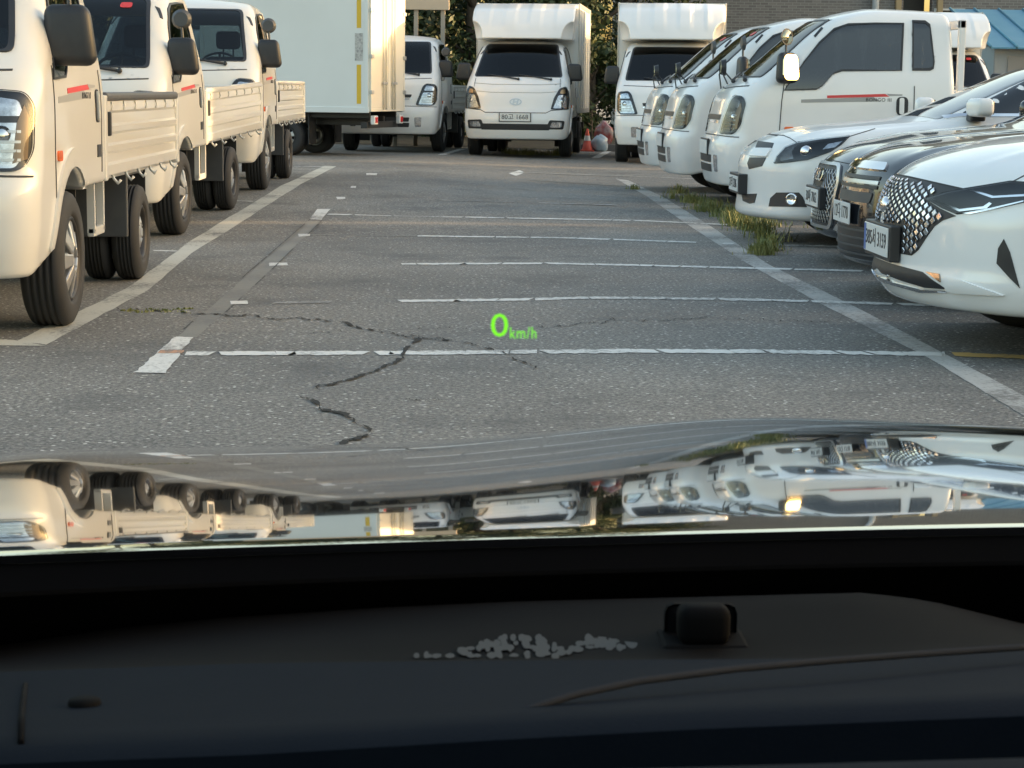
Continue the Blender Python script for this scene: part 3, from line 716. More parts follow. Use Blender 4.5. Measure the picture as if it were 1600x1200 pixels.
def bongo_face(B, parent, plate_txt=None):
    def lamp(poly, inner, lens_poly):
        for s in (1, -1):
            g = lambda q: q if s > 0 else flip_y(q)
            h = obj('headlight', B.patch('headlight', g(poly), 'front', .004, .02, .03, rnd=.04), LAMPD, parent)
            for q in inner: obj('reflector', B.patch('reflector', g(q), 'front', .007, .006, .03, rnd=.02), LAMPW, h)
            for zr in (.83, .87, .91, .955): obj('reflector_rib', B.patch('reflector_rib', g([(.585+.35*(zr-.8), zr), (.79, zr), (.79, zr+.012), (.59+.35*(zr-.8), zr+.012)]), 'front', .011, .006, .04), SATIN, h)
            obj('turn_lamp', B.patch('turn_lamp', g([(.76, .82), (.815, .84), (.82, 1.02), (.80, 1.08), (.775, 1.0)]), 'front', .010, .006, .03), principled('amber_tint', (.30, .20, .12), .25, .2), h)
            obj('lens', B.patch('lens', g(lens_poly), 'front', .016, .008, .03, rnd=.04), LENS, h)
            P = B.axis(g([(.72, .94)]), 'front')[0]; 
            obj('bulb', lathe('bulb', [(0, .012), (.03, .006), (.05, -.006), (.062, -.03)], 20, 'x'), CHROME, h, tuple(P+np.array([.004, 0, 0])), (0, 0, .35*s))
    lamp(HEAD_F, [[(.55, .80), (.77, .80), (.80, .86), (.80, 1.0), (.62, 1.0)], [(.63, 1.03), (.80, 1.03), (.78, 1.10), (.67, 1.115)]], HEAD_F)
    patch_one(B, parent, 'grille_slot', PLASTIC, [(-.42, .915), (.42, .915), (.44, .965), (-.44, .965)], 'front', .004, .012, .06, rnd=.015)
    patch_one(B, parent, 'chrome_strip', CHROME, [(-.43, .885), (.43, .885), (.425, .908), (-.425, .908)], 'front', .006, .012, .06)
    for z0 in (.425, .515): patch_one(B, parent, 'bumper_grille', PLASTIC, [(-.40, z0), (.40, z0), (.41, z0+.072), (-.41, z0+.072)], 'front', .003, .012, .06, rnd=.015)
    for s in (1, -1):
        q = [(.50, .43), (.60, .43), (.61, .59), (.49, .59)]; q = q if s > 0 else flip_y(q)
        o = patch_one(B, parent, 'fog_lamp', LAMPW, q, 'front', .003, .012, .04, rnd=.02)
    for z in (.772,): patch_one(B, parent, 'panel_seam', SEAM, strip([(-.84, z-.01), (-.5, z), (.5, z), (.84, z-.01)], .008), 'front', .004, .007, .03)
    patch_one(B, parent, 'panel_seam', SEAM, strip([(-.74, 1.235), (0, 1.21), (.74, 1.235)], .007), 'front', .004, .007, .03)
    if plate_txt is not None:
        P = B.axis([(0, .655)], 'front')[0]
        obj('plate_bracket', box_mesh('plate_bracket', -.01, .012, -.27, .27, .575, .735, bev=.004), PLASTIC, parent, (P[0], 0, 0))
        plate_obj(parent, plate_txt, .52, .13, (P[0]+.018, 0, .655), FRONT_ROT, .10)
def bongo_side(B, parent, L, stripes=True):
    sl_ = lambda name, line, wd, mat, off=.0035, th=.007: patch_lr(B, parent, name, mat, strip(line, wd), 'left', off, th, .05)
    rear = min(L-.13, 1.83)
    sl_('panel_seam', [(-.62, 1.26), (-.60, 1.1), (-.585, .80), (-.60, .52), (-.63, .43)], .008, SEAM)
    sl_('panel_seam', [(-rear, 1.25), (-rear, .95), (-rear, .72)], .008, SEAM)
    # flare over the wheel arch
    arc = [(-1.0+.43*math.cos(a), .35+.43*math.sin(a)) for a in np.linspace(.15, 2.5, 16)]; arc2 = [(-1.0+.50*math.cos(a), .35+.52*math.sin(a)) for a in np.linspace(.1, 2.55, 16)]
    patch_lr(B, parent, 'arch_flare', WHITE, arc+arc2[::-1], 'left', .012, .02, .04)
    patch_lr(B, parent, 'side_marker', ORANGE, [(-.72, .815), (-.63, .815), (-.63, .865), (-.72, .865)], 'left', .010, .02, .03, rnd=.02)
    hx = -(rear-.115)
    ring = roundpoly([(hx-.06, .98), (hx+.05, .98), (hx+.05, 1.15), (hx-.06, 1.15)], .05)
    patch_lr(B, parent, 'door_handle', PLASTIC, ring, 'left', .006, .012, .03)
    patch_lr(B, parent, 'handle_bar', WHITE, roundpoly([(hx-.022, .99), (hx+.022, .99), (hx+.022, 1.14), (hx-.022, 1.14)], .02), 'left', .016, .02, .03)
    patch_lr(B, parent, 'fuel_flap_badge', PLASTIC, [(-rear+.04, .80), (-rear+.13, .80), (-rear+.13, .865), (-rear+.04, .865)], 'left', .005, .01, .03)
    patch_lr(B, parent, 'pillar_vent', PLASTIC, strip(Z6((553, 184), (592, 139)), 3.2), 'px', .006, .012, 4, depth=18.5)
    if stripes:
        d = 0 if L > 2.1 else .08
        patch_lr(B, parent, 'grey_stripe', GREYDEC, [(-.78+d, 1.085), (-1.52+d, 1.105), (-1.45+d, 1.145), (-.78+d, 1.115)], 'left', .0015, .003, .06)
        patch_lr(B, parent, 'red_stripe', REDP, [(-1.02+d, 1.13), (-1.60+d, 1.15), (-1.56+d, 1.175), (-1.02+d, 1.155)], 'left', .0025, .003, .06)
        patch_lr(B, parent, 'thin_stripe', GREYDEC, [(-1.60+d, 1.155), (-1.72+d*.3, 1.16), (-1.72+d*.3, 1.172), (-1.57+d, 1.176)], 'left', .0015, .003, .06)
        P = B.axis([(-1.50+d, 1.115)], 'left')[0]
        for s in (1, -1): obj('lettering', text_mesh('BONGO III', .047, .0006, 1.1), SEAM, parent, (P[0], s*(P[1]+.003), 1.118), (math.pi/2+.05*s, 0, math.pi if s > 0 else 0))
def under_parts(parent, xr, xend, flaps=True):
    bm = bmesh.new()
    for y in (.36, -.36): bx(bm, xend+.15, -.45, y-.035, y+.035, .48, .62, .01)
    for x in (-1.5, -2.2, -2.9, xend+.3): bx(bm, x-.04, x+.04, -.33, .33, .50, .60)
    bx(bm, xr-.07, xr+.07, -.55, .55, .22, .36, .04); bx(bm, -1.08, -.94, -.6, .6, .27, .38, .03)
    bx(bm, -2.95, -2.35, -.62, -.42, .36, .62, .03); bx(bm, -1.95, -1.5, -.3, .3, .3, .62, .05)
    obj('chassis', bm_mesh(bm, 'chassis'), DGREY, parent)
    if flaps:
        for s in (1, -1):
            bm = bmesh.new(); bx(bm, xr+.30, xr+.34, s*.60-.19, s*.60+.19, .28, .70, .008); bx(bm, xr-.30, xr+.34, s*.60-.19, s*.60+.19, .64, .68, .008)
            obj('mudguard', bm_mesh(bm, 'mudguard'), GREYPL, parent)
            obj('mud_flap', box_mesh('mud_flap', -1.50, -1.485, s*.66-.13, s*.66+.13, .16, .66), RUBBER, parent)
            obj('rear_mud_flap', box_mesh('rear_mud_flap', xr-.38, xr-.365, s*.62-.17, s*.62+.17, .18, .66), RUBBER, parent)
def bongo_wheels(parent, xr=-3.45, front=True):
    for s in (1, -1):
        make_wheel(parent, -1.0, s*.765, .33, .20, s, .205, 7, .0)
        make_wheel(parent, xr, s*.755, .288, .155, s, .165, 6, .05); make_wheel(parent, xr, s*.575, .288, .155, s, .165, 0, .05)
def cargo_bed(parent, x0, x1, rail=WHITE, frame=False):
    prof = [(.685, .815), (.685, .845), (.74, .85), (.755, .838), (.80, .838), (.815, .85), (.845, .85), (.86, .838), (.905, .838), (.92, .85), (.95, .85), (.965, .838), (1.02, .838), (1.035, .85), (1.085, .85), (1.095, .84), (1.095, .815)]
    for s in (1, -1):
        v, f_ = [], []; n_ = len(prof)
        for x in (x0-.06, x1+.05):
            for z, y in prof: v.append((x, s*y, z))
        for i in range(n_): f_.append((i, (i+1) % n_, n_+(i+1) % n_, n_+i))
        f_ += [tuple(range(n_)), tuple(range(2*n_-1, n_-1, -1))]
        me = pydata('side_gate', v, f_); bm = bmesh.new(); bm.from_mesh(me); bmesh.ops.recalc_face_normals(bm, faces=bm.faces); bm.to_mesh(me); bm.free()
        g = obj('side_gate', me, WHITE, parent)
        obj('top_rail', box_mesh('top_rail', x1+.04, x0-.05, min(s*.80, s*.862), max(s*.80, s*.862), 1.085, 1.135, bev=.018), rail, g)
        for k in range(7):
            x = x0-.2-k*(x0-x1-.4)/6
            obj('rope_loop', tube_mesh('rope_loop', [(x, s*.853, 1.085), (x, s*.862, 1.06), (x, s*.853, 1.035)], .006, 5), WHITE, g)
        for k in range(6):
            x = x0-.3-k*(x0-x1-.6)/5
            obj('hook', tube_mesh('hook', [(x, s*.83, .70), (x, s*.845, .66), (x+.01, s*.87, .635), (x+.01, s*.885, .655)], .009, 5), WHITE, g)
        for x in (x0-.02, x1+.02):
            obj('corner_post', box_mesh('corner_post', x-.04, x+.04, min(s*.79, s*.858), max(s*.79, s*.858), .66, 1.12, bev=.01), WHITE, parent)
        obj('gate_latch', box_mesh('gate_latch', x0-.09, x0-.055, min(s*.845, s*.875), max(s*.845, s*.875), .90, 1.03, bev=.008), PLASTIC, parent)
        bm = bmesh.new(); bx(bm, x0-.30, x0-.26, s*.77-.02, s*.77+.02, .38, .68); bx(bm, x0-.02, x0+.02, s*.77-.02, s*.77+.02, .38, .68); bx(bm, x0-.30, x0+.02, s*.77-.02, s*.77+.02, .36, .41, .008)
        obj('step_bracket', bm_mesh(bm, 'step_bracket'), WHITE, parent)
    obj('bed_floor', box_mesh('bed_floor', x1, x0, -.81, .81, .66, .70), ALU, parent)
    obj('tail_gate', box_mesh('tail_gate', x1-.02, x1+.02, -.78, .78, .69, 1.10, bev=.008), WHITE, parent)
    bm = bmesh.new(); bx(bm, x0-.015, x0+.015, -.78, .78, .69, 1.12, .006)
    if frame:
        for y in (-.74, 0, .74): bx(bm, x0-.03, x0+.03, y-.04, y+.04, .69, 1.86, .01)
        bx(bm, x0-.03, x0+.03, -.78, .78, 1.78, 1.86, .01)
    obj('head_board', bm_mesh(bm, 'head_board'), WHITE, parent)
def bed_truck(name, label, loc, rotz, super_cab=False, rail=WHITE, tint=GLASS, plate_=None, group=None, corner=False, frame=False, mir_yaw=0., aux=True, red=False, stripes=True, LEN=4.78, xr=-3.45):
    t = thing(name, label, 'truck', loc, rotz, group)
    key = ('bongo', super_cab, tint.name, plate_, stripes, red)
    L = 2.22 if super_cab else 1.98
    if key in PROTO:
        for ch in PROTO[key]: copy_tree(ch, t)
    else:
        B = make_cab(t, L, super_cab, tint, red=red); bongo_face(B, t, plate_); bongo_side(B, t, L, stripes); wipers(B, t, [((.10, 1.265), (-.42, 1.35)), ((.52, 1.275), (-.02, 1.35))]);
        PROTO[key] = list(t.children)
    bongo_wheels(t, xr); under_parts(t, xr, -LEN); x0 = -L-.06; cargo_bed(t, x0, -LEN, rail, frame); seat(t, -1.0, xr)
    h = mirrors(t, 1, aux, yaw=mir_yaw)
    h2 = mirrors(t, 1, False); h2.rotation_euler = (0, 0, math.pi); h2.location = (-.74, -.825, 1.26)
    for ch in h2.children:
        if ch.name.startswith('mirror_glass'): ch.location.x = .115
    if corner: corner_mirror(t)
    return t
PROTO = {}
def repaint(t, old, new):
    for o in t.children_recursive:
        if o.type == 'MESH' and o.material_slots and o.material_slots[0].material is old: o.material_slots[0].link = 'OBJECT'; o.material_slots[0].material = new
    return t
# ------------------------------------------------------------------ box bodies and wind deflectors
def deflector(parent, z0=1.95, z1=2.66, xt=-1.72, xb=-.86):
    XD = sm1([(z0-.1, xb-.02), (z0, xb), (z0+.25, xb-.12), (z0+.5, xb-.40), (z1, xt), (z1+.1, xt-.3)], .04)
    def f(p):
        x, y, z = p[:, 0], np.abs(p[:, 1]), p[:, 2]
        rib = .012*np.clip(np.cos((p[:, 1])*2*math.pi/.43+math.pi)*2.2, -1, 1)*np.clip((z-z0-.12)/.2, 0, 1)*np.clip((.66-y)/.1, 0, 1)
        fx = (x-XD(z)+.10*(y/.86)**2-rib)*.8
        fy = y-.865+.05*np.clip((z0+.35-z)/.35, 0, 1); fz = np.maximum(z-z1+.02*(y/.86)**2, z0-z)
        a = smax(smax(fx, fy, .05), fz, .03); a = smax(a, -x-2.04, .03)
        rec = .25-np.sqrt(((x-xb+.12)/1.5)**2+((y-.88)/.85)**2*1.0+((z-z0-.02)/1.25)**2)
        return smax(a, rec, .02)
    return obj('wind_deflector', surface_nets(f, (-2.1, -.9, z0-.05), (-.6, .9, z1+.05), .022, 'wind_deflector'), WHITE, parent)
def box_body(parent, x0, x1, w_=.88, z0=.74, z1=2.70, skin=BOXW, edge=ALU, ribs=True, rear_cream=False):
    obj('box_panel', box_mesh('box_panel', x1+.02, x0, -w_, w_, z0, z1, bev=.004), skin, parent)
    e = .045
    for s in (1, -1):
        y0, y1 = sorted((s*(w_-.01), s*(w_+.012)))
        obj('edge_trim', box_mesh('edge_trim', x1, x0+.004, y0, y1, z0-.02, z0+.07, bev=.006), edge, parent)
        obj('edge_trim', box_mesh('edge_trim', x1, x0+.004, y0, y1, z1-.06, z1+.012, bev=.006), edge, parent)
        for x in (x0-.02, x1+.04): obj('corner_trim', box_mesh('corner_trim', x-.03, x+.026, min(s*(w_-.012), s*(w_+.016)), max(s*(w_-.012), s*(w_+.016)), z0-.015, z1+.01, bev=.006), edge, parent)
        if ribs:
            n_ = 5
            for k in range(1, n_):
                x = x0+(x1-x0)*k/n_; obj('post_rib', box_mesh('post_rib', x-.03, x+.03, min(s*(w_-.005), s*(w_+.010)), max(s*(w_-.005), s*(w_+.010)), z0+.07, z1-.06, bev=.004), edge, parent)
    for s in (1, -1):
        y0, y1 = sorted((s*.012, s*(w_-.05)))
        d = obj('rear_door', box_mesh('rear_door', x1-.03, x1+.01, y0, y1, z0+.06, z1-.05, bev=.006), CREAM if rear_cream else skin, parent)
        for yy in (.30, .16): obj('lock_bar', tube_mesh('lock_bar', [(x1-.052, s*yy, z0+.03), (x1-.052, s*yy, z1-.03)], .014, 8), CREAM if rear_cream else ALU, d)
        for zz in (z0+.3, z0+.85, z1-.75, z1-.25): obj('hinge', box_mesh('hinge', x1-.055, x1-.01, min(s*(w_-.10), s*(w_+.02)), max(s*(w_-.10), s*(w_+.02)), zz-.03, zz+.03, bev=.006), ALU, d)
        obj('lock_handle', box_mesh('lock_handle', x1-.075, x1-.05, min(s*.14, s*.36), max(s*.14, s*.36), z0+.42, z0+.46, bev=.006), ALU, d)
    bm = bmesh.new(); fr = x1-.02
    bx(bm, fr-.015, fr+.04, -w_, -w_+.05, z0, z1, .004); bx(bm, fr-.015, fr+.04, w_-.05, w_, z0, z1, .004); bx(bm, fr-.014, fr+.04, -w_+.05, w_-.05, z1-.05, z1, .004); bx(bm, fr-.014, fr+.04, -w_+.05, w_-.05, z0, z0+.06, .004)
    obj('rear_frame', bm_mesh(bm, 'rear_frame'), CREAM if rear_cream else edge, parent)
    for s in (1, -1):
        bm = bmesh.new(); bx(bm, x1-.05, x1+.02, s*.66-.09, s*.66+.09, .50, .64, .012)
        t = obj('tail_lamp', bm_mesh(bm, 'tail_lamp'), WHITE, parent)
        obj('red_lens', box_mesh('red_lens', x1-.058, x1-.045, s*.66-.06, s*.66+.06, .525, .615, bev=.01), REDL, t)
    obj('sub_frame', boxes('sub_frame', [(x1+.05, x0-.05, -.70, -.64, .60, z0), (x1+.05, x0-.05, .64, .70, .60, z0), (x1+.06, x1+.16, -.8, .8, .44, .54)]), DGREY, parent)
def box_truck(name, label, loc, rotz, cab='bongo', tint=GLASSD, plate_='', defl=True, mir_yaw=0., x1=-4.85, zt=2.70, edge=ALU, rear_cream=False, ribs=True, corner=False, red=False, w_=.88, z0b=.74):
    t = thing(name, label, 'truck', loc, rotz); L = 1.98
    key = (cab, tint.name, plate_, red)
    if key in PROTO:
        for ch in PROTO[key]: copy_tree(ch, t)
    else:
        if cab == 'bongo':
            B = make_cab(t, L, False, tint, red=red); bongo_face(B, t, plate_); bongo_side(B, t, L); wipers(B, t, [((.10, 1.265), (-.42, 1.35)), ((.52, 1.275), (-.02, 1.35))])
        else:
            B = make_cab(t, L, False, tint, porter_field, WS_P); porter_face(B, t, plate_); bongo_side(B, t, L, False); wipers(B, t, [((.02, 1.265), (-.50, 1.34)), ((.55, 1.265), (.02, 1.34))])
        PROTO[key] = list(t.children)
    bongo_wheels(t); under_parts(t, -3.45, x1)
    box_body(t, -2.06, x1, w_, z0b, zt, edge=edge, rear_cream=rear_cream, ribs=ribs)
    if defl: deflector(t, 1.97 if cab == 'bongo' else 1.95, zt-.01)
    h = mirrors(t, 1, False, yaw=mir_yaw); h2 = mirrors(t, 1, False); h2.rotation_euler = (0, 0, math.pi); h2.location = (-.74, -.825, 1.26)
    for ch in h2.children:
        if ch.name.startswith('mirror_glass'): ch.location.x = .115
    if corner: corner_mirror(t)
    seat(t, -1.0, -3.45)
    return t
PW = sm1([(.2, .80), (.34, .84), (.5, .868), (.75, .872), (1.1, .865), (1.3, .84), (1.6, .765), (1.87, .70), (2.0, .66)], .05)
PXF = sm1([(.2, -.10), (.32, -.05), (.44, -.012), (.62, 0), (.74, -.02), (.80, -.05), (1.0, -.09), (1.14, -.15), (1.24, -.25), (1.31, -.36), (1.87, -.98), (1.95, -1.22), (2.05, -1.6)], .035)
def porter_field(L):
    def f(p):
        x, y, z = p[:, 0], np.abs(p[:, 1]), p[:, 2]
        fx = (x-PXF(z)+.19*(y/.87)**2.6)*(.95-.25/(1+np.exp(-(z-1.24)/.03)))
        fy = y-PW(z)-.02*np.exp(-((x+1.0)**2+(z-.40)**2)/.12)
        ft = z-BRF(x)+.02+.06*(y/.68)**2
        a = smax(fx, fy, .16); a = smax(a, ft, .16); a = smax(a, -x-L+.05*np.maximum(z-1.15, 0), .07)
        zb = np.where(x > -1.0, .30+.11*np.clip((-x-.25)/.5, 0, 1), .66); a = smax(a, zb-z, .03)
        return smax(a, np.where(y > .42, .415-np.hypot(x+1.0, z-.35), -1), .02)
    return f
WS_P = [(-.73, 1.315), (.73, 1.315), (.71, 1.40), (.60, 1.865), (-.60, 1.865), (-.71, 1.40)]
def porter_face(B, parent, txt):
    H = [(.57, .79), (.85, .79), (.862, .95), (.845, 1.08), (.80, 1.165), (.70, 1.13), (.62, .98)]
    for s in (1, -1):
        g = lambda q: q if s > 0 else flip_y(q)
        h = obj('headlight', B.patch('headlight', g(H), 'front', .004, .02, .03, rnd=.03), LAMPD, parent)
        obj('reflector', B.patch('reflector', g([(.61, .81), (.82, .81), (.83, .95), (.79, 1.03), (.69, 1.02)]), 'front', .007, .006, .03, rnd=.02), LAMPW, h)
        obj('turn_lamp', B.patch('turn_lamp', g([(.71, 1.05), (.80, 1.05), (.785, 1.12), (.73, 1.11)]), 'front', .007, .006, .03, rnd=.02), principled('amber_lamp', (.8, .5, .25), .2, .3), h)
        obj('lens', B.patch('lens', g(H), 'front', .014, .008, .03, rnd=.03), LENS, h)
        P = B.axis(g([(.74, .92)]), 'front')[0]
        obj('bulb', lathe('bulb', [(0, .012), (.03, .006), (.05, -.006), (.062, -.03)], 20, 'x'), CHROME, h, tuple(P), (0, 0, .35*s))
        fp = [(.50, .47), (.78, .47), (.80, .61), (.56, .62)]
        fo = obj('fog_lamp', B.patch('fog_lamp', g(fp), 'front', .005, .015, .03, rnd=.03), PLASTIC, parent)
        obj('fog_lens', B.patch('fog_lens', g([(.56, .50), (.75, .50), (.765, .585), (.60, .59)]), 'front', .009, .008, .03, rnd=.03), LAMPW, fo)
    patch_one(B, parent, 'bumper_intake', PLASTIC, [(-.56, .455), (.56, .455), (.57, .555), (-.57, .555)], 'front', .004, .015, .06, rnd=.02)
    for z, a in ((1.06, .66), (1.19, .72)): patch_one(B, parent, 'panel_seam', GREYDEC, strip([(-a, z+.02), (-.4, z), (.4, z), (a, z+.02)], .007), 'front', .004, .007, .03)  # grey strips draw the shading of two pressed creases
    patch_one(B, parent, 'panel_seam', SEAM, strip([(-.84, .80), (-.58, .775), (-.5, .735), (.5, .735), (.58, .775), (.84, .80)], .011), 'front', .004, .007, .03)
    for s in (1, -1): patch_one(B, parent, 'panel_seam', SEAM, strip([(s*.70, 1.29), (s*.71, 1.15)], .007), 'front', .004, .007, .03)
    ring = [(.10*math.cos(a), .91+.055*math.sin(a)) for a in np.linspace(0, 2*math.pi, 25)[:-1]]
    em = patch_one(B, parent, 'emblem_ring', SATIN, ring, 'front', .008, .01, .03, holes=[[(.83*a, .91+(b-.91)*.76) for a, b in ring]])
    for q in ([(-.052, .875), (-.032, .875), (-.012, .945), (-.034, .945)], [(.012, .875), (.034, .875), (.054, .945), (.032, .945)], [(-.028, .900), (.03, .905), (.03, .918), (-.028, .914)]):
        obj('emblem_stroke', B.patch('emblem_stroke', q, 'front', .008, .01, .03), SATIN, em)
    P = B.axis([(0, .655)], 'front')[0]
    obj('plate_bracket', box_mesh('plate_bracket', -.01, .010, -.265, .265, .585, .735, bev=.004), GREYPL, parent, (P[0]+.004, 0, 0))
    plate_obj(parent, txt, .50, .13, (P[0]+.02, 0, .662), FRONT_ROT, .105)
# ------------------------------------------------------------------ the trucks in the lot
R90 = -math.pi/2
repaint(bed_truck('flatbed_truck', 'cream white flatbed truck with black rail cap on its bed and large headlight', (-2.74, 8.93, 0), R90, rail=GREYPL, LEN=4.9, group='flatbed trucks parked nose to tail'), WHITE, CREAMW)
repaint(bed_truck('flatbed_truck', 'cream white flatbed truck between two others in the nose to tail row', (-3.08, 15.2, 0), R90-math.radians(3.5), LEN=5.05, xr=-3.5, red=True, group='flatbed trucks parked nose to tail'), WHITE, CREAMW)
repaint(bed_truck('flatbed_truck', 'cream white flatbed truck parked close to the tall box truck side', (-2.86, 20.3, 0), R90-math.radians(1.2), LEN=5.2, xr=-3.6, group='flatbed trucks parked nose to tail'), WHITE, CREAMW)
bt = box_truck('box_truck', 'tall white box truck with yellow tape strip and cream rear doors', (-1.12-.963*4.85, 31.6+.268*4.85+.85, 0), math.atan2(.27, -.96), defl=False, zt=3.0, edge=BOXW, rear_cream=True, ribs=False, z0b=.70)
for z0_, z1_ in ((.82, 1.42), (1.98, 2.95)): obj('reflective_tape', box_mesh('reflective_tape', -4.85+.13, -4.85+.20, .8805, .8835, z0_, z1_), YELLOW, bt)
obj('inspection_label', box_mesh('inspection_label', -4.85+.10, -4.85+.23, .8805, .8835, 1.48, 1.90), principled('grey_label', (.55, .54, .52), .5, noise=(30, 1., (.2, .2, .2))), bt)
bed_truck('flatbed_truck', 'white flatbed truck facing out beside the cream rear doors of the box truck', (-1.2, 34.0, 0), R90-math.radians(8), tint=GLASSD, aux=True, stripes=False)
box_truck('box_truck', 'white box truck with wide front plate and round oval emblem', (.95, 33.2, 0), R90-math.radians(7.5), cab='porter', plate_='80고 1668', zt=2.58)
box_truck('box_truck', 'white box truck with dark windshield between the emblem truck and the angled truck row', (3.34, 31.8, 0), R90-math.radians(6), plate_=None, zt=2.60)
tr = [(2.40, 19.6, 'white extended cab truck with glowing mirror and grey stripe beside the white sedan'), (2.22, 22.1, 'white truck nose between two other trucks in the side row'), (2.20, 24.4, 'white truck nose at the end of the side row near the box trucks')]
for k, (x, y, lb) in enumerate(tr):
    tt = bed_truck('flatbed_truck', lb, (x, y, 0), math.pi, True, plate_='', corner=True, frame=(k == 0), red=(k > 0), tint=GLASSM, mir_yaw=(math.radians(-52) if k == 0 else .1), group='trucks parked nose out in the side row', stripes=True)
    if k == 0:
        for ch in tt.children:
            if ch.name.startswith('mirror_housing') and ch.location.y > 0: ch.rotation_euler = Euler((0, math.radians(6), math.radians(-52)))
box_truck('box_truck', 'white box truck with red windshield sticker standing behind the extended cab truck', (8.30, 34.0, 0), R90-math.radians(3), plate_=None, zt=2.62, red=True)
# ================================================================== passenger cars
def sedan_field(P):
    W, L = P['W'], P['L']; TOP = sm1(sorted(P['top']), P.get('tsig', .05)); XF = sm1(P['nose'], .03); SW = sm1(P['side'], .05)
    GH = sm1(sorted(P['glass_top']), .10); GW = sm1([(.85, P['gw'][0]), (1.0, P['gw'][0]-.01), (P['H'], P['gw'][1]), (P['H']+.2, P['gw'][1]-.1)], .05); zb = P['zb']; xa, xr, ra = P['xa'], P['xr'], P['ra']
    XT = sm1([(.2, -L+.18), (.5, -L+.02), (.7, -L), (.95, -L+.04), (1.1, -L+.10)], .04); c, pw = P['plan']; BOT = sm1(sorted(P.get('bot', [(-L, zb), (0, zb)])), .05)
    def f(p):
        x, y, z = p[:, 0], np.abs(p[:, 1]), p[:, 2]
        fx = (x-XF(z)+c*(y/W)**pw)*.75
        crown = P['crown']*(y/W)**P.get('cpow', 2.2)
        crease = P.get('crease', 0)*np.exp(-((y-P.get('cy', .45)+.12*x)/.05)**2)*np.clip(-x/.4, 0, 1)*np.clip((x+1.6)/.3, 0, 1)
        ft = z-TOP(x)+crown-crease
        taper = P.get('taper', .06)*np.clip((x+.9)/.9, 0, 1)**2+.07*np.clip((-L+1.0-x)/1.0, 0, 1)**2
        fy = y-SW(z)*W+taper-.015*np.exp(-((x-xa)**2+(z-.34)**2)/.16)-.015*np.exp(-((x-xr)**2+(z-.34)**2)/.16)
        a = smax(fx, ft, P.get('kn', .10)); a = smax(a, fy, .12); a = smax(a, (XT(z)-x), .10); a = smax(a, BOT(x)-z, .05)
        g = smax(smax(z-GH(x)+.05*(y/.6)**2, y-GW(z), .14), .80-z, .05); g = smax(g, np.maximum(x-P['gx'][0], P['gx'][1]-x), .1)
        a = smin(a, g, .045)
        for q in (xa, xr): a = smax(a, np.where(y > W-.32, ra-np.hypot(x-q, z-.335), -1), .015)
        return a
    return f
def car_common(t, B, P, paint, res=.03):
    obj('body', surface_nets(B.f, (-P['L']-.03, -P['W']-.06, .12), (.05, P['W']+.06, P['H']+.05), res, 'car_body'), paint, t)
    for x in (P['xa'], P['xr']):
        for s in (1, -1): make_wheel(t, x, s*(P['W']-.115), .335, .215, s, .235, 10, .0, SATIN)
    obj('underbody', boxes('underbody', [(-P['L']+.3, -.4, -.62, .62, .20, .42)], .04), DGREY, t)
def glazing(t, B, P):
    """windscreen, rear screen and side windows as dark glass laid on the cabin"""
    g = P['win']
    obj('windshield', B.patch('windshield', g['ws'], 'top', .003, .006, .06, rnd=.06), OPAQ, t)
    obj('rear_screen', B.patch('rear_screen', g['rs'], 'top', .003, .006, .06, rnd=.06), OPAQ, t)
    for q in g['side']:
        me = B.patch('side_window', q, 'left', .003, .006, .05, rnd=.04); obj('side_window', me, OPAQ, t); obj('side_window', mirror_mesh(me), OPAQ, t)
    me = B.patch('window_trim', strip(g['trim'], .022), 'left', .006, .01, .05); obj('window_trim', me, CHROME, t); obj('window_trim', mirror_mesh(me), CHROME, t)
    for s in (1, -1):
        x, y, z = g['mir']; bm = bmesh.new(); bx(bm, -.09, .09, 0, .22, 0, .14, .05, seg=4)
        for v in bm.verts: v.co.x *= 1-.25*(v.co.y/.22); v.co.x -= .03*(v.co.y/.22)
        h = obj('door_mirror', bm_mesh(bm, 'door_mirror', True), P['paint'], t, (x, s*y, z), (0, 0, 0) if s > 0 else (0, 0, 0))
        if s < 0: h.scale = (1, -1, 1)
        obj('mirror_base', box_mesh('mirror_base', -.07, .05, -.08, .06, -.035, .02, bev=.015), PLASTIC, h)
        obj('mirror_glass', box_mesh('mirror_glass', -.095, -.085, .03, .19, .02, .12, bev=.004), MIRROR, h)
def px_lr(B, t, name, mat, poly, depth, off=.004, thick=.012, step=5, parent=None, mirror=True, **k):
    me = B.patch(name, poly, 'px', off, thick, step, depth=depth, **k); o = obj(name, me, mat, parent or t)
    if mirror: obj(name, mirror_mesh(me), mat, parent or t)
    return o
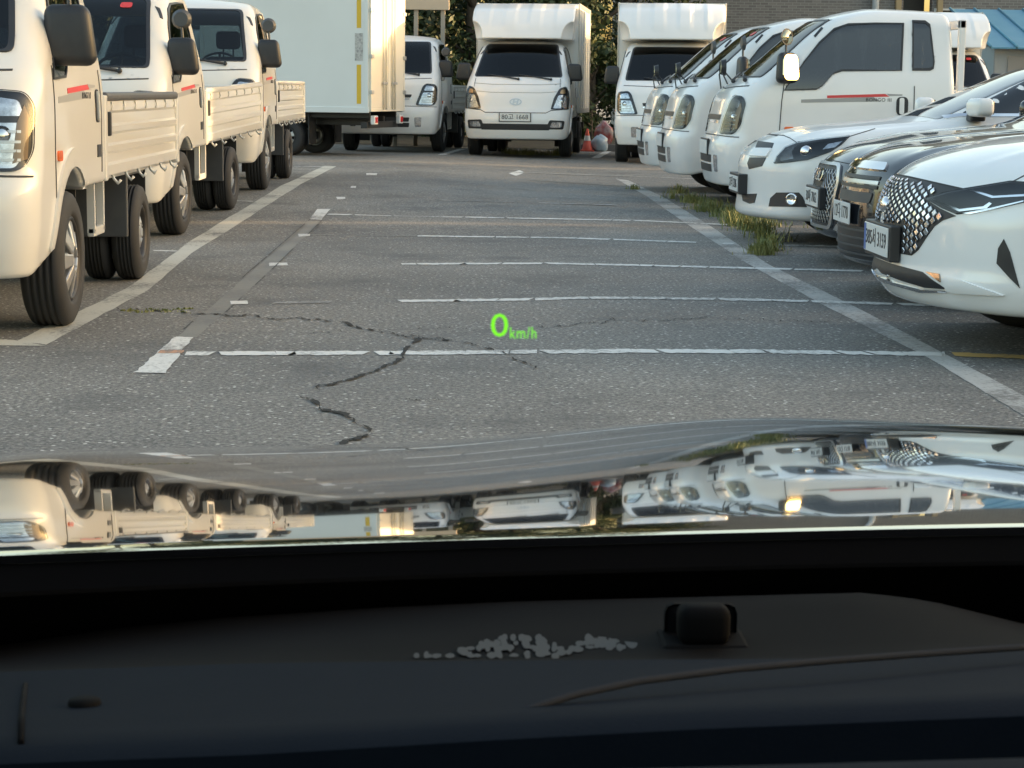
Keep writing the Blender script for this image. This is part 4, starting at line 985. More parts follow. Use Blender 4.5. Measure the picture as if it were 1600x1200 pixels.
# ---- the pearl white saloon with the jewelled grille
def grandeur():
    P = dict(L=4.99, W=.935, H=1.47, top=[(0.1, .70), (0, .765), (-.06, .82), (-.23, .895), (-.65, .975), (-1.35, 1.05), (-2.0, 1.04), (-3.6, 1.08), (-4.4, 1.12), (-4.95, 1.10)], tsig=.06,
             nose=[(.1, -.14), (.22, -.10), (.30, -.045), (.345, .0), (.385, -.035), (.46, -.03), (.62, -.035), (.75, -.075), (.85, -.16), (1.0, -.5)],
             side=[(.1, .90), (.25, .955), (.45, .985), (.65, 1.0), (.82, .985), (1.0, .93), (1.2, .80)], glass_top=[(-1.0, .85), (-1.35, 1.03), (-2.25, 1.42), (-2.8, 1.465), (-3.3, 1.43), (-4.3, 1.10), (-4.6, .9)],
             gw=(.80, .58), zb=.215, xa=-.93, xr=-3.815, ra=.375, plan=(.47, 2.1), crown=.075, crease=.012, cy=.50, gx=(-1.2, -4.4), paint=WHITE2,
             win=dict(ws=[(-1.45, -.68), (-1.33, 0), (-1.45, .68), (-2.2, .54), (-2.28, 0), (-2.2, -.54)], rs=[(-3.45, -.54), (-3.38, 0), (-3.45, .54), (-4.12, .62), (-4.2, 0), (-4.12, -.62)],
                      side=[[(-1.75, 1.06), (-2.35, 1.36), (-2.75, 1.38), (-2.78, 1.07)], [(-2.86, 1.08), (-2.83, 1.38), (-3.3, 1.35), (-3.85, 1.13)]], trim=[(-1.6, 1.045), (-2.8, 1.055), (-3.95, 1.11)], mir=(-1.72, .86, 1.02)))
    t = thing('saloon_car', 'pearl white saloon car with a dark jewelled lattice grille and lane side plate', 'car', (1.97, 9.45, 0), math.pi)
    B = Body(sedan_field(P), place((1.97, 9.45, 0), math.pi)); car_common(t, B, P, WHITE2, .024); glazing(t, B, P)
    z = lambda *q: [(1330+a/3.748, 180+b/3.748) for a, b in q]; D = 9.3
    # grille: the half on the camera's side, mirrored
    def half(poly, cl=(205, 520)): return poly
    gr = z((212, 345), (330, 362), (500, 400), (655, 436), (560, 452), (440, 492), (520, 545), (615, 590), (540, 615), (490, 650), (440, 720), (395, 790), (355, 822), (300, 812), (195, 790), (190, 700), (200, 520))
    g = px_lr(B, t, 'grille', PLASTIC, gr, D, .003, .02)
    me = box_mesh('grille_jewel', -.016, .016, -.004, .004, -.016, .016, bev=.003)
    # jewels: a lattice of lozenges over the grille, in its own front view
    gp = B.px(gr, D); gy, gz = gp[:, 1], gp[:, 2]; ins = polysdf(list(zip(gy, gz)))
    n_ = 0
    for r in range(40):
        for c in range(40):
            y = .0+(c+.5*(r % 2))*.062; zz = .36+r*.0165
            zz2 = zz+.10*y*y; 
            if ins(np.array([y]), np.array([zz2]))[0] > -.012: continue
            for s in (1, -1):
                if y == 0 and s < 0: continue
                if abs(y) < .30 and zz2 < .585: continue
                pt = B.axis([(s*y, zz2)], 'front') if s > 0 else None
                if s > 0:
                    n = grad(B.f, pt)[0]; n /= np.linalg.norm(n); p0 = pt[0]; k = .55+1.1*min(1, y/.55)
                nn = Vector((n[0], n[1]*s, n[2])); pp = Vector((p0[0], p0[1]*s, p0[2]))+nn*.007
                ax = Vector((0, 0, 1)).cross(nn).normalized(); up = nn.cross(ax)
                M = Matrix((ax, nn, up)).transposed().to_4x4(); M = Matrix.Translation(pp) @ M @ Matrix.Rotation(random.uniform(-.10, .10), 4, 'X') @ Matrix.Rotation(math.pi/4, 4, 'Y') @ Matrix.Diagonal((.42*k+.16, 1, .42*k+.16, 1))
                j = obj('grille_jewel', me, CHROME if (r*7+c*3) % 4 else SATIN, g); j.matrix_local = M; n_ += 1
    # emblem
    P0 = B.axis([(0, .66)], 'front')[0]
    em = obj('emblem', lathe('emblem', [(0, .02), (.03, .018), (.05, .008), (.055, -.01)], 24, 'x'), CHROME, t, tuple(P0+np.array([.004, 0, 0])), (0, -.2, 0)); em.scale = (1, 1.25, .72)
    # headlamp
    h = px_lr(B, t, 'headlight', LAMPD, z((440, 492), (560, 455), (680, 432), (940, 392), (1040, 398), (1180, 440), (1150, 470), (1012, 512), (800, 560), (620, 582), (530, 545)), D, .004, .02)
    px_lr(B, t, 'daylight_strip', CHROME, z((470, 495), (520, 520), (640, 566), (800, 548), (830, 520), (815, 512), (780, 536), (640, 552), (540, 512), (484, 487)), D, .009, .01, parent=h, mirror=False)
    px_lr(B, t, 'daylight_strip', CHROME, z((690, 440), (830, 488), (1012, 478), (1100, 460), (1100, 450), (1012, 466), (840, 476), (705, 436)), D, .009, .01, parent=h, mirror=False)
    px_lr(B, t, 'lens', LENS, z((445, 492), (560, 457), (680, 435), (940, 395), (1040, 401), (1170, 442), (1150, 466), (1012, 509), (800, 556), (620, 578), (532, 543)), D, .016, .008)
    px_lr(B, t, 'chrome_trim', CHROME, z((655, 575), (820, 545), (1012, 500), (1012, 508), (820, 556), (700, 580)), D, .007, .012)
    # lower intake, lip, side vent
    px_lr(B, t, 'lower_intake', PLASTIC, z((150, 838), (240, 870), (420, 918), (470, 960), (556, 1018), (430, 1008), (300, 970), (180, 925), (140, 880)), D, .003, .02)
    px_lr(B, t, 'intake_blade', principled('copper_trim', (.62, .45, .33), .2, .9), z((440, 917), (520, 930), (526, 978)), D, .008, .012)
    px_lr(B, t, 'lip_trim', CHROME, z((92, 905), (110, 900), (140, 930), (250, 975), (420, 1018), (560, 1026), (560, 1036), (400, 1034), (250, 992), (130, 950)), D, .007, .012)
    px_lr(B, t, 'lip_panel', WHITE2, z((560, 1026), (530, 938), (640, 964), (900, 1055), (620, 1040)), D, .009, .014)
    px_lr(B, t, 'side_vent', PLASTIC, z((895, 725), (930, 800), (988, 1012), (930, 955), (853, 868), (862, 780)), D, .004, .02)
    px_lr(B, t, 'panel_seam', SEAM, strip(z((655, 432), (500, 398), (330, 360), (215, 343)), 1.6), D, .0045, .006, 4)
    px_lr(B, t, 'panel_seam', SEAM, strip(z((945, 390), (1012, 355), (1100, 320), (1300, 280)), 1.4), D, .002, .004, 6)
    Pp = B.axis([(0, .455)], 'front')[0]
    obj('plate_bracket', box_mesh('plate_bracket', -.05, .0, -.285, .285, .408, .574, bev=.006), PLASTIC, t, (Pp[0]+.017, 0, 0))
    plate_obj(t, '385서 3159', .52, .135, (Pp[0]+.022, 0, .495), FRONT_ROT, .098, blue=True)
    return t
grandeur()
# ---- white saloon with a split grille
def malibu():
    P = dict(L=4.86, W=.925, H=1.46, top=[(0.1, .66), (0, .72), (-.06, .79), (-.25, .86), (-.7, .925), (-1.35, .99), (-2.0, 1.0), (-3.5, 1.04), (-4.4, 1.10), (-4.85, 1.07)],
             nose=[(.1, -.12), (.18, -.06), (.235, .0), (.28, -.02), (.40, -.03), (.60, -.03), (.70, -.06), (.80, -.16), (1.0, -.5)],
             side=[(.1, .90), (.25, .96), (.5, 1.0), (.75, .99), (.95, .94), (1.2, .80)], glass_top=[(-1.0, .85), (-1.35, 1.0), (-2.3, 1.40), (-2.8, 1.455), (-3.3, 1.42), (-4.2, 1.08), (-4.6, .9)],
             gw=(.79, .57), zb=.20, xa=-.95, xr=-3.69, ra=.37, plan=(.40, 2.1), crown=.07, crease=.014, cy=.52, gx=(-1.2, -4.3), paint=WHITE,
             win=dict(ws=[(-1.45, -.68), (-1.32, 0), (-1.45, .68), (-2.22, .53), (-2.3, 0), (-2.22, -.53)], rs=[(-3.4, -.54), (-3.35, 0), (-3.4, .54), (-4.0, .60), (-4.1, 0), (-4.0, -.6)],
                      side=[[(-1.62, 1.03), (-2.30, 1.36), (-2.72, 1.375), (-2.75, 1.05)], [(-2.83, 1.06), (-2.80, 1.37), (-3.25, 1.34), (-3.75, 1.10)]], trim=[(-1.50, 1.0), (-1.62, 1.02), (-2.8, 1.035), (-3.85, 1.09)], mir=(-1.70, .83, 1.01)))
    loc = (2.24, 16.2, 0); t = thing('saloon_car', 'white saloon car with a split grille and round fog lamp beside the grass strip', 'car', loc, math.pi)
    B = Body(sedan_field(P), place(loc, math.pi)); car_common(t, B, P, WHITE); glazing(t, B, P); D = 16
    z = lambda *q: [(1140+a/5.714, 180+b/5.714) for a, b in q]
    px_lr(B, t, 'upper_grille', PLASTIC, z((255, 232), (395, 250), (378, 295), (232, 290)), D, .004, .02, 4)
    px_lr(B, t, 'grille_bar', WHITE, z((220, 300), (380, 302), (335, 372), (180, 365)), D, .014, .02, 4)
    px_lr(B, t, 'lower_grille', PLASTIC, z((180, 378), (328, 378), (290, 455), (175, 482), (160, 430)), D, .004, .02, 4)
    h = px_lr(B, t, 'headlight', LAMPD, z((400, 432), (425, 370), (500, 290), (600, 250), (800, 220), (1075, 190), (1000, 265), (900, 330), (700, 400), (520, 425)), D, .004, .02, 3)
    for q in (((440, 395), (520, 300), (600, 275), (560, 330), (575, 390), (470, 410)), ((830, 310), (880, 262), (1010, 235), (940, 290))): px_lr(B, t, 'reflector', LAMPW, z(*q), D, .008, .01, 3, parent=h)
    P0 = B.px(z((678, 330)), D)[0]
    for s in (1, -1): b = obj('projector', lathe('projector', [(0, .02), (.03, .014), (.045, 0), (.05, -.02)], 20, 'x'), CHROME, h, (P0[0]+.004, s*P0[1], P0[2]), (0, 0, s*.9))
    px_lr(B, t, 'lens', LENS, z((404, 430), (428, 372), (500, 292), (600, 252), (800, 222), (1070, 192), (1000, 263), (900, 328), (700, 398), (520, 423)), D, .016, .008, 3)
    px_lr(B, t, 'fog_recess', PLASTIC, z((350, 815), (365, 740), (420, 690), (620, 690), (655, 730), (692, 820)), D, .004, .02, 4)
    P0 = B.px(z((558, 750)), D)[0]
    for s in (1, -1): obj('fog_lamp', lathe('fog_lamp', [(0, .006), (.03, .004), (.035, .012), (.045, .012), (.05, -.02)], 20, 'x'), CHROME, t, (P0[0]+.004, s*(P0[1]+.004), P0[2]), (0, 0, s*.95))
    px_lr(B, t, 'lower_intake', PLASTIC, z((110, 705), (245, 700), (225, 780), (180, 790), (120, 765)), D, .004, .02, 4)
    px_lr(B, t, 'panel_seam', SEAM, strip(z((1070, 190), (1300, 120)), 1.), D, .002, .004, 3)
    px_lr(B, t, 'panel_seam', SEAM, strip(z((600, 245), (540, 205), (480, 180), (330, 170)), 1.), D, .002, .004, 3)
    Pp = B.axis([(0, .45)], 'front')[0]
    obj('plate_bracket', box_mesh('plate_bracket', -.04, .03, -.27, .27, .375, .535, bev=.006), PLASTIC, t, (Pp[0]+.01, 0, 0)); plate_obj(t, '27러 5286', .48, .12, (Pp[0]+.045, 0, .455), FRONT_ROT, .10)
    return t
malibu()
# ---- black saloon with a tall lattice grille
def black_saloon():
    P = dict(L=4.9, W=.92, H=1.45, top=[(0.1, .62), (0, .67), (-.05, .74), (-.2, .81), (-.7, .91), (-1.4, .98), (-2.0, 1.0), (-3.5, 1.04), (-4.4, 1.09), (-4.85, 1.07)],
             nose=[(.1, -.12), (.18, -.05), (.24, .0), (.45, .0), (.62, -.02), (.72, -.06), (.82, -.18), (1.0, -.5)], side=[(.1, .90), (.25, .96), (.5, 1.0), (.75, .99), (.95, .94), (1.2, .80)],
             glass_top=[(-1.0, .85), (-1.4, 1.0), (-2.3, 1.39), (-2.8, 1.445), (-3.3, 1.41), (-4.2, 1.08), (-4.6, .9)], gw=(.79, .57), zb=.19, xa=-.9, xr=-3.75, ra=.37, plan=(.42, 2.2), crown=.07, crease=.014, cy=.45, gx=(-1.25, -4.3), paint=NAVYP,
             win=dict(ws=[(-1.5, -.68), (-1.38, 0), (-1.5, .68), (-2.22, .53), (-2.3, 0), (-2.22, -.53)], rs=[(-3.4, -.54), (-3.35, 0), (-3.4, .54), (-4.0, .60), (-4.1, 0), (-4.0, -.6)],
                      side=[[(-1.7, 1.03), (-2.30, 1.35), (-2.72, 1.365), (-2.75, 1.05)], [(-2.83, 1.06), (-2.80, 1.36), (-3.25, 1.33), (-3.75, 1.10)]], trim=[(-1.6, 1.02), (-2.8, 1.035), (-3.85, 1.09)], mir=(-1.72, .83, 1.0)))
    loc = (2.50, 14.0, 0); t = thing('saloon_car', 'black saloon car with tall chrome framed mesh grille next to the split grille car', 'car', loc, math.pi)
    B = Body(sedan_field(P), place(loc, math.pi)); car_common(t, B, P, NAVYP); glazing(t, B, P); D = 13.8
    G = [(-.36, .70), (.36, .70), (.42, .60), (.36, .26), (-.36, .26), (-.42, .60)]
    patch_one(B, t, 'grille_frame', SATIN, G, 'front', .014, .03, .05, rnd=.05, holes=[[(a*.93, .48+(b-.48)*.92) for a, b in roundpoly(G, .05)]])
    g = patch_one(B, t, 'grille', PLASTIC, [(a*.94, .48+(b-.48)*.94) for a, b in G], 'front', .003, .012, .05, rnd=.05)
    ins = polysdf([(a*.93, .48+(b-.48)*.92) for a, b in G])
    for k in range(-16, 17):                                             # crossed bars of the mesh
        for s in (1, -1):
            q = [(k*.05+s*v, .48+v) for v in np.linspace(-.24, .24, 25)]; q = [u for u in q if ins(np.array([u[0]]), np.array([u[1]]))[0] < -.004]
            if len(q) < 4: continue
            pts = B.axis([q[0], q[len(q)//2], q[-1]], 'front')+np.array([.008, 0, 0]); obj('grille_bar', tube_mesh('grille_bar', [tuple(a) for a in pts], .0035, 5), SATIN, g)
    z = lambda *q: [(1140+a/5.714, 180+b/5.714) for a, b in q]
    h = px_lr(B, t, 'headlight', LAMPD, z((1048, 628), (1110, 520), (1160, 460), (1360, 440), (1420, 470), (1400, 590), (1200, 612)), D, .004, .02, 4)
    px_lr(B, t, 'reflector', LAMPW, z((1100, 570), (1170, 470), (1340, 455), (1340, 560)), D, .009, .01, 4, parent=h)
    px_lr(B, t, 'lens', LENS, z((1052, 624), (1112, 522), (1162, 463), (1360, 443), (1416, 472), (1396, 588), (1200, 608)), D, .016, .008, 4)
    px_lr(B, t, 'bumper_intake', PLASTIC, z((985, 830), (1190, 850), (1190, 1000), (1030, 990)), D, .004, .02, 4)
    px_lr(B, t, 'chin_trim', SATIN, z((935, 1020), (960, 975), (1180, 1020), (1180, 1050), (1000, 1045)), D, .01, .02, 4)
    px_lr(B, t, 'hood_seam', SEAM, strip(z((900, 400), (1100, 440), (1250, 370), (1400, 320)), 1.), D, .002, .004, 3)
    ring = [(.055*math.cos(a), .615+.04*math.sin(a)) for a in np.linspace(0, 2*math.pi, 19)[:-1]]
    for k in (-1.5, -.5, .5, 1.5): patch_one(B, t, 'emblem_ring', CHROME, [(a+k*.075, b) for a, b in ring], 'front', .022, .012, .05, holes=[[(a*.76+k*.075, .615+(b-.615)*.76) for a, b in ring]])
    Pp = B.axis([(0, .46)], 'front')[0]
    obj('plate_bracket', box_mesh('plate_bracket', -.03, .016, -.27, .27, .385, .535, bev=.006), PLASTIC, t, (Pp[0]+.01, 0, 0)); plate_obj(t, '30마 7062', .48, .12, (Pp[0]+.031, 0, .46), FRONT_ROT, .10)
    return t
black_saloon()
# ---- dark saloon mostly hidden by the pearl white one
def dark_saloon():
    P = dict(L=4.8, W=.92, H=1.46, top=[(0.1, .66), (0, .73), (-.05, .80), (-.2, .86), (-.7, .93), (-1.4, 1.0), (-2.0, 1.02), (-3.5, 1.05), (-4.4, 1.09), (-4.75, 1.07)],
             nose=[(.1, -.10), (.2, -.03), (.28, .0), (.5, .0), (.68, -.02), (.78, -.07), (.86, -.18), (1.0, -.5)], side=[(.1, .90), (.25, .96), (.5, 1.0), (.75, .99), (.95, .94), (1.2, .80)],
             glass_top=[(-1.0, .85), (-1.4, 1.02), (-2.3, 1.40), (-2.8, 1.455), (-3.3, 1.42), (-4.2, 1.08), (-4.6, .9)], gw=(.79, .57), zb=.2, xa=-.9, xr=-3.7, ra=.37, plan=(.42, 2.2), crown=.07, crease=.012, cy=.45, gx=(-1.25, -4.2), paint=BLACKP,
             win=dict(ws=[(-1.5, -.68), (-1.38, 0), (-1.5, .68), (-2.22, .53), (-2.3, 0), (-2.22, -.53)], rs=[(-3.4, -.54), (-3.35, 0), (-3.4, .54), (-4.0, .60), (-4.1, 0), (-4.0, -.6)],
                      side=[[(-1.7, 1.05), (-2.30, 1.36), (-2.72, 1.375), (-2.75, 1.07)], [(-2.83, 1.08), (-2.80, 1.37), (-3.25, 1.34), (-3.75, 1.12)]], trim=[(-1.6, 1.04), (-2.8, 1.055), (-3.85, 1.10)], mir=(-1.72, .83, 1.02)))
    loc = (2.26, 11.75, 0); t = thing('saloon_car', 'black saloon car with chrome grille top mostly hidden behind the jewelled grille car', 'car', loc, math.pi)
    B = Body(sedan_field(P), place(loc, math.pi)); car_common(t, B, P, BLACKP); glazing(t, B, P)
    patch_one(B, t, 'grille_top_bar', CHROME, [(-.46, .745), (.46, .745), (.42, .785), (-.42, .785)], 'front', .012, .02, .05, rnd=.02)
    for k in range(3): patch_one(B, t, 'grille_slat', PLASTIC if k != 1 else SATIN, [(-.45, .64+k*.026), (.45, .64+k*.026), (.45, .66+k*.026), (-.45, .66+k*.026)], 'front', .006, .012, .05)
    patch_one(B, t, 'bumper_band', GREYPL, [(-.40, .56), (.40, .56), (.42, .62), (-.42, .62)], 'front', .006, .012, .05, rnd=.02)
    patch_one(B, t, 'lower_intake', PLASTIC, [(-.52, .24), (.52, .24), (.48, .42), (-.48, .42)], 'front', .004, .012, .05, rnd=.03)
    for k in range(4): patch_one(B, t, 'intake_slat', GREYPL, [(-.48, .262+k*.045), (.48, .262+k*.045), (.48, .272+k*.045), (-.48, .272+k*.045)], 'front', .009, .01, .05)
    for s in (1, -1):
        q = [(.50, .66), (.80, .68), (.82, .76), (.56, .77)]; h = patch_one(B, t, 'headlight', LAMPD, q if s > 0 else flip_y(q), 'front', .004, .02, .04, rnd=.03)
    Pp = B.axis([(0, .49)], 'front')[0]
    plate_obj(t, '12다 1770', .48, .12, (Pp[0]+.008, 0, .49), FRONT_ROT, .10)
    return t
dark_saloon()
# ================================================================== the camera's own car
own = thing('car', 'glossy black car seen from its driver seat with the hood reflecting the parked trucks', 'car', (.45, 0, 0))
XC = .45
_d = np.arange(-.1, 2.2, .002); _t = sm1([(-.2, -.5), (0, -.02), (.010, .03), (.03, .068), (.10, .084), (.25, .094), (.5, .106), (.75, .116), (1.1, .132), (1.42, .150), (1.52, .24), (1.65, .42), (2.0, .7)], .010)(_d)
_zp = .899-np.cumsum(_t)*.002; _zp += .899-np.interp(0., _d, _zp)
def rear_y(x): s = (x-XC)/.9; return 1.25-.10*(math.sqrt(s*s+.01)-.1)
def hood_z(x, y):
    s = (x-XC)/.9; d = y-rear_y(x); dd = min(1.5, max(0, d))
    g = (1-math.exp(-(s/.42)**2))*(.35 if s > 0 else 1)
    z = float(np.interp(d, _d, _zp))-.010*s*s-.021*g*dd-.003*s*s*dd+.02*min(1, max(0, -s-.5))**1.3*dd
    return z-.10*max(0, abs(s)-1.0)**1.5
def loft(name, rows, mat, parent, smooth=True, thick=0.):
    """rows of equal length -> sheet; thick > 0 closes it downwards into a solid"""
    n_, m_ = len(rows), len(rows[0]); V = [tuple(p) for r in rows for p in r]; Fc = [(i*m_+j, i*m_+j+1, (i+1)*m_+j+1, (i+1)*m_+j) for i in range(n_-1) for j in range(m_-1)]
    if thick:
        b = len(V); V += [(p[0], p[1], p[2]-thick) for p in V]; Fc += [(b+f[3], b+f[2], b+f[1], b+f[0]) for f in Fc]
        for j in range(m_-1): Fc += [(j+1, j, b+j, b+j+1), ((n_-1)*m_+j, (n_-1)*m_+j+1, b+(n_-1)*m_+j+1, b+(n_-1)*m_+j)]
        for i in range(n_-1): Fc += [(i*m_, (i+1)*m_, b+(i+1)*m_, b+i*m_), ((i+1)*m_+m_-1, i*m_+m_-1, b+i*m_+m_-1, b+(i+1)*m_+m_-1)]
    me = pydata(name, V, Fc, False); bm = bmesh.new(); bm.from_mesh(me); bmesh.ops.recalc_face_normals(bm, faces=bm.faces)
    for e in bm.edges:
        if len(e.link_faces) == 2 and e.calc_face_angle(0) > .6: e.smooth = False
    bm.to_mesh(me); bm.free()
    if smooth: me.polygons.foreach_set('use_smooth', [True]*len(me.polygons))
    o = obj(name, me, mat, parent); o.matrix_parent_inverse = Matrix.Translation((-XC, 0, 0)); return o
def own_obj(name, me, mat, parent=own):
    o = obj(name, me, mat, parent)
    if parent is own: o.matrix_parent_inverse = Matrix.Translation((-XC, 0, 0))
    return o
rows = []
for k in range(120):
    t = (k/119)**1.25; r = []
    for j in range(101):
        x = XC+(-1.06+2.12*j/100); s = (x-XC)/.9; y0 = rear_y(x); y = y0+(2.84-.20*s*s-y0)*t; r.append((x, y, hood_z(x, y)))
    rows.append(r)
hood = loft('hood', rows, HOODP, own, thick=.005)
for s in (1, -1):                                                       # fenders: from the hood shut line down over the wheels
    rows = []
    for k in range(40):
        t = k/39; y = 1.05+(2.80-1.05)*t; xe = XC+s*1.066; z0 = hood_z(XC+s*1.06, max(y, 1.14))-.002; w_ = .035*(1-.55*max(0, (t-.7)/.3)**2)
        rows.append([(xe, y, z0), (xe+s*w_*.55, y, z0-.025), (xe+s*w_*.95, y, z0-.10), (xe+s*(w_+.005), y, z0-.26), (xe+s*w_, y, .22)])
    loft('fender', rows, HOODP, own, thick=0)
rows = []
for zf, dy in ((0, 0), (-.05, .035), (-.14, .055), (-.3, .06), (-.5, .03)):
    rows.append([(XC+1.08*u, 2.842-.26*u*u+dy-.03*u*u, hood_z(XC+1.06*u, 2.84-.27*u*u)+zf-.004) for u in np.linspace(-1, 1, 41)])
loft('front_bumper', rows, HOODP, own)
for s in (1, -1):
    w_ = make_wheel(own, 0, 0, .335, .215, s, .235, 10, 0., SATIN); w_.location = (s*.90, 2.05, .335); w_.rotation_euler = (0, 0, -math.pi/2 if s > 0 else math.pi/2)
CABIN = principled('cabin_plastic', (.0032, .0062, .0115), .8, noise=(40, .5, (.0045, .0078, .0135)), bump=(700, .25, .0006), spec=.05)
CABIN2 = principled('cabin_panel', (.0034, .0034, .0036), .8, noise=(25, .5, (.005, .005, .0052)), spec=.05)
CABIN0 = principled('cabin_black', (.0015, .0015, .002), .9, spec=.1)
# cowl and screen
rows = []
for Y, dz in ((.002, -.006), (-.012, -.05), (-.05, -.085), (-.16, -.09), (-.26, -.10)):
    rows.append([(x, rear_y(x)+Y, hood_z(x, rear_y(x))+dz) for x in np.linspace(XC-1.0, XC+1.0, 41)])
loft('cowl', rows, CABIN0, own, thick=.02)
def glass_pt(x, Y):                                                     # raked screen, bowed a little across
    b = .10*((x-XC)/.75)**2; return (x, Y-b, .86+.53*(1.12-Y))
SCREEN = bpy.data.materials.new('clear_screen'); SCREEN.use_nodes = True; _n = SCREEN.node_tree; _n.nodes.remove(_n.nodes['Principled BSDF']); _t = _n.nodes.new('ShaderNodeBsdfTransparent'); _t.inputs[0].default_value = (1, 1, 1, 1)
_n.links.new(_t.outputs[0], [k for k in _n.nodes if k.type == 'OUTPUT_MATERIAL'][0].inputs[0])
ws = loft('windshield', [[glass_pt(x, Y) for x in np.linspace(XC-.74+.10*(1.12-Y), XC+.74-.10*(1.12-Y), 25)] for Y in np.linspace(1.12, .07, 16)], SCREEN, own)
fr = loft('screen_border', [[tuple(np.array(glass_pt(x, Y))+np.array((0, -.004, -.003))) for x in np.linspace(XC-.74, XC+.74, 41)] for Y in np.linspace(1.115, .945, 5)], CABIN0, own, thick=.002)
def px_at(px, py, Y): return tuple(aty(px, py, Y))
def interp_line(line, n=127, lo=-520, hi=4700):
    xs = np.linspace(lo, hi, n); A = np.array(line, float); return [(x, float(np.interp(x, A[:, 0], A[:, 1]))) for x in xs]
LA = interp_line([(-260, 1040), (0, 1008), (180, 982), (350, 965), (600, 949), (800, 940), (1350, 926), (1450, 938), (1600, 975), (1860, 1020)])
LA0 = interp_line([(-260, 940), (800, 905), (1860, 880)])
LB = interp_line([(-260, 1062), (0, 1050), (400, 1036), (800, 1032), (1300, 1029), (1600, 1016), (1860, 1012)])
LD = interp_line([(-260, 1178), (0, 1165), (400, 1150), (800, 1126), (1100, 1110), (1600, 1090), (1860, 1082)])
def between(l0, l1, t, Y): return [px_at(a[0], a[1]+(b[1]-a[1])*t, Y) for a, b in zip(l0, l1)]
def drop(row, dz, dy=0.): return [(p[0], p[1]+dy, p[2]-dz) for p in row]
far = between(LA0, LA, 0, 1.00)
loft('dash_back_edge', [drop(between(LA, LA, 0, .985), .07, .02), drop(between(LA, LA, 0, .95), .022, .006), drop(between(LA, LA, 0, .903), .004)], CABIN0, own, thick=.01)
PY = lambda t: .895-.10*t
loft('dash_panel', [between(LA, LA, 0, .90)]+[between(LA, LB, t, PY(t)) for t in (.06, .25, .5, .75, .94)]+[between(LB, LB, 0, .79)], CABIN2, own, thick=.02)
loft('instrument_hood', [drop(between(LB, LB, 0, .785), .03), drop(between(LB, LB, 0, .782), .004)]+[between(LB, LD, t, .778-.158*t) for t in (.0, .12, .3, .5, .7, .85)]+[drop(between(LD, LD, 0, .615), .0006), drop(between(LD, LD, 0, .605), .006), drop(between(LD, LD, 0, .602), .05), drop(between(LD, LD, 0, .66), .12)], CABIN, own)
loft('recess_shadow', [drop(between(LD, LD, 0, .60), .035), drop(between(LD, LD, 0, .40), .10)], CABIN0, own, thick=.02)  # near-black sheet, the instrument cavity's shadow put into its colour
loft('column_cover', [between(interp_line([(-260, 1260), (900, 1204), (1600, 1184), (1860, 1178)]), LD, 0, .47), drop(between(interp_line([(-260, 1260), (900, 1204), (1600, 1184), (1860, 1178)]), LD, 0, .43), .005), drop(between(interp_line([(-260, 1260), (900, 1204), (1600, 1184), (1860, 1178)]), LD, 0, .36), .03)], CABIN, own, thick=.01)
cr = [(790, 1122), (840, 1103), (900, 1085), (1000, 1064), (1150, 1045), (1300, 1032), (1450, 1021), (1600, 1011), (1800, 1000)]
own_obj('crest_highlight', tube_mesh('crest_highlight', [px_at(a, b, float(np.interp(a, [790, 1800], [.655, .772]))-.006) for a, b in cr], .0014, 8), principled('highlight_grey', (.034, .036, .04), .95, spec=0.), own)  # paler tube stands for the bright highlight along the dash crest
# things set into the dash top
bm = bmesh.new(); c0 = Vector(px_at(1098, 1004, .822))
bx(bm, c0.x-.018, c0.x+.019, c0.y-.010, c0.y+.02, c0.z-.006, c0.z+.001, .002); own_obj('sensor_base', bm_mesh(bm, 'sensor_base'), CABIN2)
bm = bmesh.new(); bx(bm, c0.x-.011, c0.x+.011, c0.y-.008, c0.y+.008, c0.z+.0, c0.z+.0165, .0045, seg=3); so_ = own_obj('sun_sensor', bm_mesh(bm, 'sun_sensor', True), CABIN2)
bm = bmesh.new(); bx(bm, c0.x-.015, c0.x+.016, c0.y+.012, c0.y+.016, c0.z-.004, c0.z+.0135, .004); own_obj('sensor_frame', bm_mesh(bm, 'sensor_frame'), CABIN0)
V, Fc = [], []
PALE = principled('pale_marks', (.0085, .0085, .008), .7)
pd = lambda a, b_: px_at(a, b_, PY((b_-942)/90.)-.003-.0002*random.random())
for k in range(95):                                                     # a smear of small pale rounded marks
    x = random.choice((random.gauss(800, 62), random.gauss(950, 28), random.uniform(640, 880))); top = 1028-34*math.exp(-((x-810)/75)**2)-(26 if 905 < x < 1000 else 0)-4
    y = random.uniform(top, 1026 if x < 890 else 1012); rx, ry = random.uniform(4, 9), random.uniform(3, 7); b = len(V)
    V += [pd(x+rx*math.cos(q)*random.uniform(.8, 1.1), y+ry*math.sin(q)*random.uniform(.8, 1.1)) for q in np.linspace(0, 6.283, 9)[:-1]]; Fc.append(tuple(range(b, b+8)))
wl = own_obj('pale_marks', pydata('pale_marks', V, Fc), PALE); wl['kind'] = 'stuff'
own_obj('dash_seam', tube_mesh('dash_seam', [px_at(40, 1070, .75), px_at(37, 1090, .722), px_at(34, 1120, .68), px_at(33, 1160, .62)], .0012, 5), CABIN0)
db = own_obj('dash_button', lathe('dash_button', [(0, .0006), (.0055, .0004), (.006, -.001)], 20, 'z'), CABIN2)
db.location = Vector(px_at(132, 1097, .700))+Vector((0, 0, .0005))
